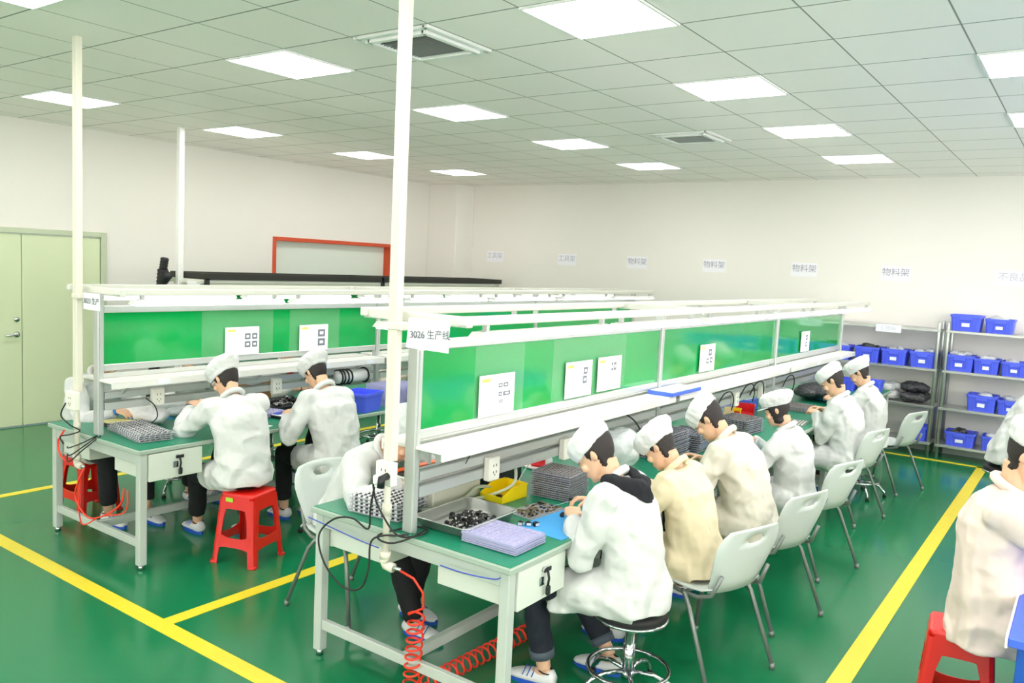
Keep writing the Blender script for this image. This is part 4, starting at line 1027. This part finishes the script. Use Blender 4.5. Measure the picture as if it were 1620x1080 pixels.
a = blister(.24, .28, .014, 8, 9, 'lav', '', 'lavender trays between the two workers', (0, 0, 0), .2, None)
stack(4, .009, lab('lavender tray on the left bench between the two seated workers', 4), a, (-5.06, 3.85, ZT), .2)
a = blister(.26, .30, .012, 8, 9, 'clear', '', 'trays near the raised hands', (0, 0, 0), 0, ('module', 'brown'))
stack(4, .012, lab('clear tray of small parts before the man with raised hands', 4), a, (-2.20, 7.75, ZT), 0)
blister(.16, .26, .012, 6, 10, 'clear', 'single clear tray with brown parts near the raised hands', None, (-1.99, 7.02, ZT), .1, ('brown', 'modulew'))
# upright lavender sheets behind the blue bin
g = 'upright lavender trays behind the blue bin on the left bench'
a = blister(.26, .17, .010, 8, 5, 'lav', 'upright lavender tray behind the blue bin on the left bench, nearest', g, (0, 0, 0)); 
a.rotation_euler = (PI/2, 0, 0); a.location = (-4.84, 4.86, ZT+.086)
for k in range(1, 16):
    o = dup(a, (-4.84+rnd.uniform(-.006, .006), 4.86+k*.024, ZT+.086)); o.rotation_euler = (PI/2, 0, rnd.uniform(-.03, .03)); o['label'] = 'upright lavender tray behind the blue bin on the left bench, '+('farthest' if k == 15 else ['', 'second', 'third', 'fourth', 'fifth', 'sixth', 'seventh', 'eighth', 'ninth', 'tenth', 'eleventh', 'twelfth', 'thirteenth', 'fourteenth', 'fifteenth'][k]+' from the near side')
o = dup(bproto, (-4.76, 4.60, ZT), PI*1.5+.25, 'blue plastic bin on the left bench beside the worker bending low'); o.scale = (1, .85, .95)
o = dup(bproto, (-2.26, 9.70, ZT), 0, 'blue plastic bin on the right bench behind the farthest workers, left one'); o.scale = (1, .9, .8)
o = dup(bproto, (-1.99, 9.78, ZT), 0, 'blue plastic bin on the right bench behind the farthest workers, right one'); o.scale = (.85, .9, .8)
# steel tray with loose modules
t = thing('steel_tray', 'shallow stainless steel tray holding loose black and white modules', 'tray', (-2.335, 2.965, ZT), .03)
def rr_(a, c, z, r):
    o = []
    for sx, sy, q0 in ((1, 1, 0), (-1, 1, 90), (-1, -1, 180), (1, -1, 270)):
        for k in range(6):
            q = math.radians(q0+18*k); o.append(Vector((sx*(a-r)+r*math.cos(q), sy*(c-r)+r*math.sin(q), z)))
    return o
b = MB(); b.rings([rr_(.118, .168, .0, .02), rr_(.138, .188, .006, .03), rr_(.152, .206, .047, .036), rr_(.163, .216, .049, .04), rr_(.163, .216, .052, .04), rr_(.150, .204, .051, .035), rr_(.137, .187, .009, .03), rr_(.11, .16, .003, .02)])
b.build('tray_body', M['steel'], t)
def module(label):
    b = MB(); b.k = 0; b.box(-.011, .011, -.009, .009, 0, .014, .0015); b.cyl((0, 0, .013), (0, 0, .017), .006, n=10)
    b.k = 1; b.box(-.0085, .0085, -.0098, -.0088, .002, .012); b.box(.0108, .0118, -.006, .006, .003, .011)
    o = b.build('lens_module', [M['module'], M['modulew']]); return tag(o, label, 'module', 'loose lens modules in the steel tray')
m0 = None
for k in range(120):
    while True:
        x, y = rnd.gauss(.01, .045), rnd.gauss(.0, .068)
        if abs(x) < .115 and abs(y) < .165: break
    hgt = .004+max(0, .034*(1-(x/.09)**2-(y/.13)**2))*rnd.random()
    if m0 is None: o = m0 = module('small black and white lens module lying loose in the steel tray')
    else: o = m0.copy(); COL.objects.link(o)
    o.location = Vector((-2.335, 2.965, ZT))+Vector((x, y, hgt+.002)); o.rotation_euler = (rnd.choice([0, PI/2, PI])*(.8+.3*rnd.random()) if hgt > .01 else 0, rnd.uniform(-.5, .5) if hgt > .01 else 0, rnd.uniform(0, 6.3))
for i, (x, y, l) in enumerate(((-2.125, 3.115, 'black and white module at the edge of the blue mat, left of three'), (-2.095, 3.135, 'black and white module at the edge of the blue mat, middle of three'), (-2.065, 3.155, 'black and white module at the edge of the blue mat, right of three'), (-2.05, 3.37, 'black module on the blue mat beside the hands'))):
    o = m0.copy(); COL.objects.link(o); o.location = (x, y, ZT+.0022); o.rotation_euler = (0, 0, .5*i+.3); o.scale = (1.25, 1.25, 1.25)
    o['label'] = l; o['group'] = 'modules on the blue work mat'
# work mats
for x, y, w_, d_, r, l in ((-1.985, 3.30, .27, .44, -.08, 'blue work mat at the bench corner under the hands of the worker with the hood'), (-1.98, 5.55, .26, .3, .0, 'blue work mat before the woman with visored cap'), (-2.15, 8.75, .34, .4, 0, 'blue work mat far down the right bench under the black bag'), (-5.48, 3.10, .28, .44, .1, 'blue work mat under the hand with the blue wristband'), (-5.40, 3.62, .26, .3, .1, 'blue work mat before the worker reaching across')):
    o = MB().box(-w_/2, w_/2, -d_/2, d_/2, 0, .002).build('work_mat', M['bluel']); o.location = (x, y, ZT); o.rotation_euler = (0, 0, r); tag(o, l, 'mat', 'blue work mats')
# yellow picking bin
def pick_bin(loc, rz, m, label, s=1., content=True):
    t = thing('picking_bin', label, 'bin', loc, rz); t.scale = (s, s, s)
    w, d, h, th = .075, .105, .075, .003
    b = MB()
    def side(x):
        return [(x, -d, 0), (x, d, 0), (x, d, h), (x, -d*.15, h), (x, -d, h*.45)]
    for s_ in (-1, 1):
        P = side(s_*w); Q = side(s_*(w-th)); b.add(P+Q, [(0,1,2,3,4), (9,8,7,6,5)]+[(i, (i+1) % 5, 5+(i+1) % 5, 5+i) for i in range(5)])
        x0, x1 = sorted((s_*w, s_*(w+.006))); b.box(x0, x1, -d*.15, d, h-.006, h)
    b.box(-w, w, -d, d, 0, th); b.box(-w, w, d-th, d, 0, h); b.box(-w, w, -d, -d+th, 0, h*.45); b.box(-w*.9, w*.9, d, d+.006, h-.008, h)
    b.build('bin_body', M[m], t)
    if content: MB().box(-.03, 0, -.03, -.008, th, .018, .002).box(.005, .025, -.05, -.03, th, .014, .002).build('contents', M['dark'], t)
    return t
pick_bin((-2.46, 3.43, ZT), -HP-.25+PI/2+.2, 'yellow', 'yellow open fronted picking bin behind the steel tray')
pick_bin((-2.50, 6.86, ZT+.0), .3, 'yellow', 'yellow picking bin stacked before the red one down the right bench', .9, False)
pick_bin((-2.47, 7.08, ZT+.0), .3, 'redpl', 'red picking bin behind the small yellow bin on the right bench', 1.1, False)
o = thing('document_box', 'blue and white flat box lying behind the red picking bin', 'box', (-2.62, 7.35, ZT)); MB().box(-.14, .14, -.11, .11, 0, .10, .004).build('box_body', M['tabblue'], o); MB().box(-.10, .10, -.09, .09, .10, .103).build('paper_insert', M['paper'], o)
o = thing('clear_box', 'clear plastic box beside the small yellow picking bin', 'box', (-2.55, 6.62, ZT)); MB().box(-.11, .11, -.10, .10, 0, .13, .004).build('box_body', M['clear'], o)
o = thing('document_box', 'flat blue box with white panels lying on the right bench shelf', 'box', (-2.33, 5.22, 1.1705)); MB().box(-.085, .10, -.24, .24, 0, .026, .003).build('box_body', M['tabblue'], o)
MB().box(-.075, .09, -.22, -.01, .026, .028).box(-.075, .09, .01, .22, .026, .028).build('paper_insert', M['paper'], o)
# spill of brown parts on a clear sheet
o = thing('parts_tray', 'flat clear sheet scattered with brown and black parts behind the blue mat', 'tray', (-2.20, 3.36, ZT), -.1)
MB().box(-.085, .085, -.14, .14, 0, .004, .001).build('tray_sheet', M['smoke'], o)
b = MB()
for k in range(90): 
    x, y = rnd.uniform(-.08, .06), rnd.uniform(-.13, .13); b.T = Matrix.Translation((x, y, .004)) @ Matrix.Rotation(rnd.uniform(0, 3), 4, 'Z'); b.k = k % 3 == 0; b.box(-.007, .007, -.004, .004, 0, .006)
q = b.build('loose_parts', [M['brown'], M['module']], o); q['kind'] = 'stuff'
# tools and machines behind the tray
t = thing('control_box', 'beige control box with orange striped racks on top, behind the front pole', 'equipment', (-2.72, 3.18, ZT))
MB().box(-.17, .15, -.19, .19, .0, .13, .006).build('housing', M['beige'], t)
r0 = MB().box(-.16, .14, -.18, .18, .131, .141, .002).build('rack', M['dark'], t)
for k in range(3): MB().box(-.15+k*.1, -.11+k*.1, -.17, .17, .141, .149, .002).build('orange_strip', M['orangep'], r0)
t = thing('black_case', 'black equipment case under the cable channel of the right bench', 'case', (-2.74, 3.64, ZT)); MB().box(-.14, .14, -.16, .16, 0, .15, .01).build('case_body', M['dark'], t); MB().tube([(.06, -.04, .15), (.06, -.03, .165), (.06, .03, .165), (.06, .04, .15)], .005, 6).build('case_handle', M['rubber'], t)
def cable(name, pts, r, m, label, cat='cable', closed=False, sm=6):
    pts = [Vector(p) for p in pts]; out = []
    for i in range(len(pts)-1):
        p0, p1, p2, p3 = pts[max(i-1, 0)], pts[i], pts[i+1], pts[min(i+2, len(pts)-1)]
        for k in range(sm):
            t_ = k/sm; out.append(.5*((2*p1)+(p2-p0)*t_+(2*p0-5*p1+4*p2-p3)*t_*t_+(3*p1-p0-3*p2+p3)*t_**3))
    out.append(pts[-1]); return tag(MB().tube(out, r, 7).build(name, M[m]), label, cat)
cable('rubber_hose', [(-2.44, 3.50, .93), (-2.42, 3.46, .84), (-2.50, 3.36, .782), (-2.53, 3.26, .778), (-2.54, 3.02, .778), (-2.60, 2.94, .778), (-2.64, 2.98, .778), (-2.55, 3.10, .778), (-2.54, 3.22, .80), (-2.54, 3.30, .83), (-2.54, 3.42, .81)], .009, 'hose', 'pale rubber hose looping behind the steel tray', 'hose')
t = thing('tape_dispenser', 'bright red dispenser on a white plate on the right bench', 'dispenser', (-2.70, 4.12, ZT), .3)
MB().lathe([(.01, 0), (.09, 0), (.105, .012), (.10, .014), (.07, .005), (.01, .005)], 24).build('plate', M['white'], t)
MB().box(-.05, .045, -.035, .035, .006, .065, .012).build('red_body', M['redpl'], t); MB().cyl((.045, -.015, .045), (.075, .015, .045), .02).build('white_roll', M['white'], t)
t = thing('cleaner_bottle', 'blue and white bottle lying across the cable channel behind the worker with the hood', 'bottle', (-2.375, 4.10, .975), .0)
MB().tube([(0, -.10, 0), (0, -.095, 0), (0, -.02, 0)], [.012, .028, .028], 16).build('bottle_body', M['white'], t); MB().tube([(0, -.02, 0), (0, .12, 0), (0, .13, 0)], [.029, .029, .02], 16).build('blue_wrap', M['bluewire'], t); MB().cyl((0, -.125, 0), (0, -.10, 0), .016).build('bottle_cap', M['dark'], t)
# bags
heap('plastic_bag', 'large clear plastic bag standing behind the worker with the black hood', 'bag', (-2.33, 4.43, ZT), (.17, .16, .24), 'bag', .012, .05, .09, nb=6, seed=9)
heap('plastic_bag', 'white crumpled bag at the bench middle beyond the woman', 'bag', (-2.52, 7.95, ZT), (.17, .22, .17), 'bag', .014, .05, .09, nb=6, seed=10)
heap('bag_of_black_parts', 'black glossy bag of parts lying far down the right bench', 'bag', (-2.22, 8.62, ZT), (.24, .30, .13), 'bagdark', .014, .04, .09, nb=8, seed=12)
heap('bag_of_black_parts', 'smoky bag leaning behind the black glossy bag on the right bench', 'bag', (-2.36, 9.12, ZT), (.22, .22, .17), 'smoke', .014, .04, .09, nb=7, seed=13)
heap('plastic_bag', 'white translucent bag of parts lying on the left bench end', 'bag', (-5.38, 3.14, ZT), (.22, .13, .11), 'bagwhite', .009, .035, .05, nb=8, seed=14)
heap('plastic_bag', 'flat clear bag beside the white bag on the left bench', 'bag', (-5.48, 3.42, ZT), (.14, .12, .05), 'bag', .010, .03, .06, nb=5, seed=15)
# left bench things
o = thing('flat_case', 'flat dark case with yellow printed lid on the left bench end', 'case', (-5.34, 2.93, ZT+.001), .1); MB().box(-.15, .15, -.095, .095, 0, .026, .003).build('case_body', M['dark'], o); MB().box(-.145, .05, -.09, .09, .026, .028).build('printed_lid', M['yellowpaper'], o); MB().box(.055, .145, -.09, .09, .026, .0275).build('brown_lid', M['cardboard'], o)
t = thing('steel_tray', 'dark tray heaped with black and white modules on the left bench', 'tray', (-5.28, 4.22, ZT), .1)
b = MB(); b.rings([rr_(.15, .19, 0, .02), rr_(.17, .21, .04, .03), rr_(.166, .206, .04, .03), rr_(.14, .18, .004, .02)]); b.build('tray_body', M['dark'], t)
for k in range(110):
    x, y = rnd.uniform(-.13, .13), rnd.uniform(-.17, .17); o = m0.copy(); COL.objects.link(o); o.location = Vector((-5.28, 4.22, ZT+.008+rnd.random()*.035))+Vector((x, y, 0)); o.rotation_euler = (rnd.uniform(-1.5, 1.5), rnd.uniform(-.8, .8), rnd.uniform(0, 6)); o.scale = (1.2, 1.2, 1.2)
    o['label'] = 'small black and white module heaped in the dark tray on the left bench'; o['group'] = 'modules heaped in the dark tray'
o = thing('flat_case', 'open flat case of blue and white parts before the worker bending low', 'case', (-4.94, 3.98, ZT), .15); MB().box(-.08, .08, -.13, .13, 0, .022, .003).build('case_body', M['dark'], o); MB().box(-.07, .07, -.12, .12, .022, .025).build('blue_insert', M['label'], o); MB().box(-.05, .03, -.10, .06, .025, .03).build('blue_parts', M['bluewire'], o)
o = thing('note_card', 'white card with orange corner at the left bench edge', 'card', (-4.72, 3.62, ZT), .3); MB().box(-.04, .04, -.05, .05, 0, .004).build('card', M['paper'], o); MB().box(-.03, .03, -.09, -.052, 0, .012, .003).build('orange_block', M['orangep'], o)
t = thing('cable_reel', 'white cylinder wound with black rings hung on the left bench', 'reel', (-5.12, 4.86, .98))
MB().cyl((0, -.2, 0), (0, .13, 0), .055, n=20).build('drum', M['white'], t)
b = MB()
for y in (-.19, -.16, -.12, -.08, .11): b.tube([(.062*math.cos(q), y, .062*math.sin(q)) for q in [2*PI*i/20 for i in range(20)]], .007, 6, closed=True)
b.build('black_rings', M['dark'], t)
t = thing('desk_lamp', 'small white lamp shade standing behind the left bench channel', 'lamp', (-5.33, 3.98, ZT)); MB().lathe([(.05, 0), (.05, .012), (.012, .014), (.012, .22)], 16).build('stand', M['white'], t); MB().lathe([(.075, .20), (.045, .27), (.04, .275)], 20).build('shade', M['white'], t)
t = thing('small_cup', 'red cup on the left bench channel behind the seated workers', 'cup', (-5.19, 4.22, 1.0455)); MB().lathe([(.028, 0), (.038, .07), (.034, .07), (.025, .004)], 16).build('cup_body', M['redpl'], t)
t = thing('cardboard_box', 'brown cardboard box behind the left bench under the green panel', 'box', (-5.62, 4.12, ZT)); MB().box(-.13, .13, -.16, .16, 0, .2, .003).build('carton', M['cardboard'], t)
# pens and tools in hands
tag(MB().cyl((-5.41, 4.52, .845), (-5.33, 4.50, .99), .0045, .003, 8).build('black_pen', M['dark']), 'black pen held by the worker behind the left bench', 'pen')
tag(MB().cyl((-2.13, 3.34, .80), (-2.00, 3.42, .855), .002, .001, 6).build('tweezers', M['chrome']), 'thin metal tweezers held by the worker with the black hood', 'tool')
tag(MB().box(-.008, .008, -.006, .006, -.006, .006, .001).build('lens_module', M['module']), 'tiny black module pinched between the fingers of the hooded worker', 'module').location = (-2.02, 3.385, .86)
# cables round the poles
cable('power_cable', [(-2.50, 2.50, 1.03), (-2.50, 2.515, .95), (-2.47, 2.53, .88), (-2.415, 2.555, .80), (-2.38, 2.60, .775), (-2.36, 2.70, .775), (-2.40, 2.75, .775), (-2.46, 2.72, .775), (-2.50, 2.62, .77), (-2.505, 2.545, .765), (-2.46, 2.53, .755), (-2.40, 2.54, .76), (-2.36, 2.60, .776), (-2.38, 2.72, .78)], .0045, 'rubber', 'black power cable winding down the front pole')
cable('power_cable', [(-2.49, 2.50, 1.0), (-2.51, 2.50, .90), (-2.53, 2.51, .80), (-2.62, 2.5, .83), (-2.74, 2.5, .80), (-2.84, 2.5, .70), (-2.80, 2.5, .58), (-2.68, 2.5, .50), (-2.56, 2.50, .52), (-2.52, 2.51, .62), (-2.52, 2.52, .74), (-2.46, 2.535, .78), (-2.40, 2.55, .79), (-2.37, 2.6, .79)], .0045, 'rubber', 'black power cable hanging in a wide loop left of the front pole')
cable('power_cable', [(-5.28, 2.52, .98), (-5.30, 2.50, .90), (-5.20, 2.51, .85), (-5.14, 2.54, .82), (-5.20, 2.51, .79), (-5.31, 2.50, .76), (-5.27, 2.5, .72)], .0045, 'rubber', 'black cable crossing the left pole above the bench')
cable('power_cable', [(-5.30, 2.54, .69), (-5.22, 2.51, .70), (-5.14, 2.56, .74), (-5.12, 2.64, .775), (-5.2, 2.52, .66), (-5.30, 2.54, .64), (-5.22, 2.51, .61), (-5.13, 2.56, .70), (-5.11, 2.66, .776)], .004, 'rubber', 'black cable tied round the left pole at table height')
cable('signal_cable', [(-2.40, 3.02, 1.03), (-2.38, 3.05, 1.09), (-2.36, 3.15, 1.12), (-2.33, 3.22, 1.14)], .0025, 'rubber', 'thin grey cord rising to the shelf above the steel tray')
cable('signal_cable', [(-2.40, 3.62, .95), (-2.48, 3.66, .88), (-2.50, 3.62, .80), (-2.44, 3.58, .775)], .003, 'white', 'thin white cord hanging behind the yellow bin')
cable('signal_cable', [(-3.03, 2.60, .72), (-2.85, 2.60, .705), (-2.68, 2.60, .69), (-2.55, 2.60, .685)], .003, 'bluewire', 'blue cord running along the apron left of the front pole')
cable('signal_cable', [(-2.18, 2.60, .70), (-2.05, 2.60, .70), (-1.9, 2.60, .715), (-1.86, 2.60, .73)], .003, 'bluewire', 'blue cord running along the apron at the near right corner')
for k, (y, zz) in enumerate(((6.2, 1.0), (6.7, 1.02), (6.95, 1.02), (7.85, 1.0))):
    cable('power_cable', [(-2.39, y, zz-.06), (-2.36, y+.05, zz+.04), (-2.35, y+.18, zz+.05), (-2.36, y+.28, zz-.03), (-2.38, y+.30, zz-.12)], .005, 'rubber', 'black cable arching over the right bench channel, '+NTH[k].replace('from bottom', 'from the near end').replace('lowest of its stack', 'nearest'))
cable('power_cable', [(-2.38, 4.62, 1.08), (-2.36, 4.72, 1.02), (-2.33, 4.78, .93)], .005, 'rubber', 'black cable hanging below the shelf behind the cream coated worker')
cable('power_cable', [(-5.14, 2.98, .98), (-5.1, 3.02, .93), (-5.09, 3.03, .85), (-5.13, 2.98, .79)], .004, 'rubber', 'black cable dropping from the left bench socket to the tray stack')
# coiled red air hoses
def coil(p0, p1, turns, R, sg=22):
    p0, p1 = Vector(p0), Vector(p1); d = (p1-p0).normalized(); a = d.orthogonal().normalized(); b_ = d.cross(a); n = int(turns*sg)
    return [p0.lerp(p1, i/n)+(a*math.cos(2*PI*i/sg)+b_*math.sin(2*PI*i/sg))*R for i in range(n+1)]
pts = [Vector((-2.40, 2.588, .62)), Vector((-2.33, 2.60, .60)), Vector((-2.29, 2.62, .54)), Vector((-2.30, 2.64, .46))]
pts += coil((-2.34, 2.64, .42), (-2.375, 2.66, .06), 8.5, .036) + coil((-2.36, 2.72, .045), (-2.30, 3.62, .05), 19, .038) + [Vector((-2.28, 3.68, .12)), Vector((-2.22, 3.72, .22)), Vector((-2.18, 3.72, .35))]
tag(MB().tube(pts, .0055, 7).build('coiled_air_hose', M['redhose']), 'coiled red air hose hanging from the front pole and running along the floor', 'hose')
cable('air_hose', [(-5.18, 2.588, .565), (-5.20, 2.56, .48), (-5.24, 2.56, .36), (-5.10, 2.57, .26), (-4.95, 2.6, .30), (-4.80, 2.62, .40), (-4.78, 2.63, .50)], .0055, 'redhose', 'red air hose hanging in a loop below the left pole', 'hose')
cable('air_hose', [(-5.30, 2.52, .80), (-5.34, 2.50, .72), (-5.31, 2.50, .64), (-5.27, 2.52, .60)], .006, 'redhose', 'short red hose bent round the left pole at table height', 'hose')
cable('air_hose', [(-5.18, 2.588, .56), (-5.21, 2.57, .42), (-5.18, 2.57, .20), (-5.0, 2.6, .28), (-4.75, 2.62, .36), (-4.72, 2.62, .5)], .0045, 'redhose', 'second red air hose under the left bench, hanging lower', 'hose')
# ribbed black suction hose at the third line
t = thing('suction_hose', 'black ribbed suction hose rising behind the left bench near the thin pole', 'hose', (-8.12, 4.88, 0))
def ribs(p0, p1, r, n):
    P = []; R = []
    for i in range(n*2+1): P.append(Vector(p0).lerp(Vector(p1), i/(n*2))); R.append(r*(1 if i % 2 else .84))
    return P, R
P, R = ribs((-.24, 0, 0), (.02, 0, 1.765), .06, 46); b = MB(); b.tube(P, R, 14); P, R = ribs((.02, 0, 1.765), (.05, 0, 1.885), .045, 4); b.tube(P, R, 14); b.build('hose_body', M['rubber'], t)
P, R = ribs((.0, 0, 1.615), (.12, 0, 1.715), .05, 4); MB().tube(P, R, 12).build('side_branch', M['rubber'], t)
# hanging plastic sleeves on the green panels
for x, y, w_, z0, h_, l in ((RC+.0115, 3.10, .42, 1.236, .355, 'around the nearest instruction sheet of the right bench'), (RC+.0115, 3.80, .86, 1.236, .355, 'around the close pair of sheets of the right bench'), (LC+.0115, 3.42, .62, 1.226, .33, 'around the sheet with four pictures on the left bench'), (LC+.0115, 4.2, .52, 1.226, .33, 'around the sheet with two pictures on the left bench')):
    o = MB().box(0, .001, 0, w_, 0, h_).build('plastic_sleeve', mat('film_sleeve', 'e6efe8', .25, alpha=.05, spec=.4, bump=.1, bscale=6)); o.location = (x, y, z0); tag(o, 'clear sleeve '+l, 'plastic sleeve')
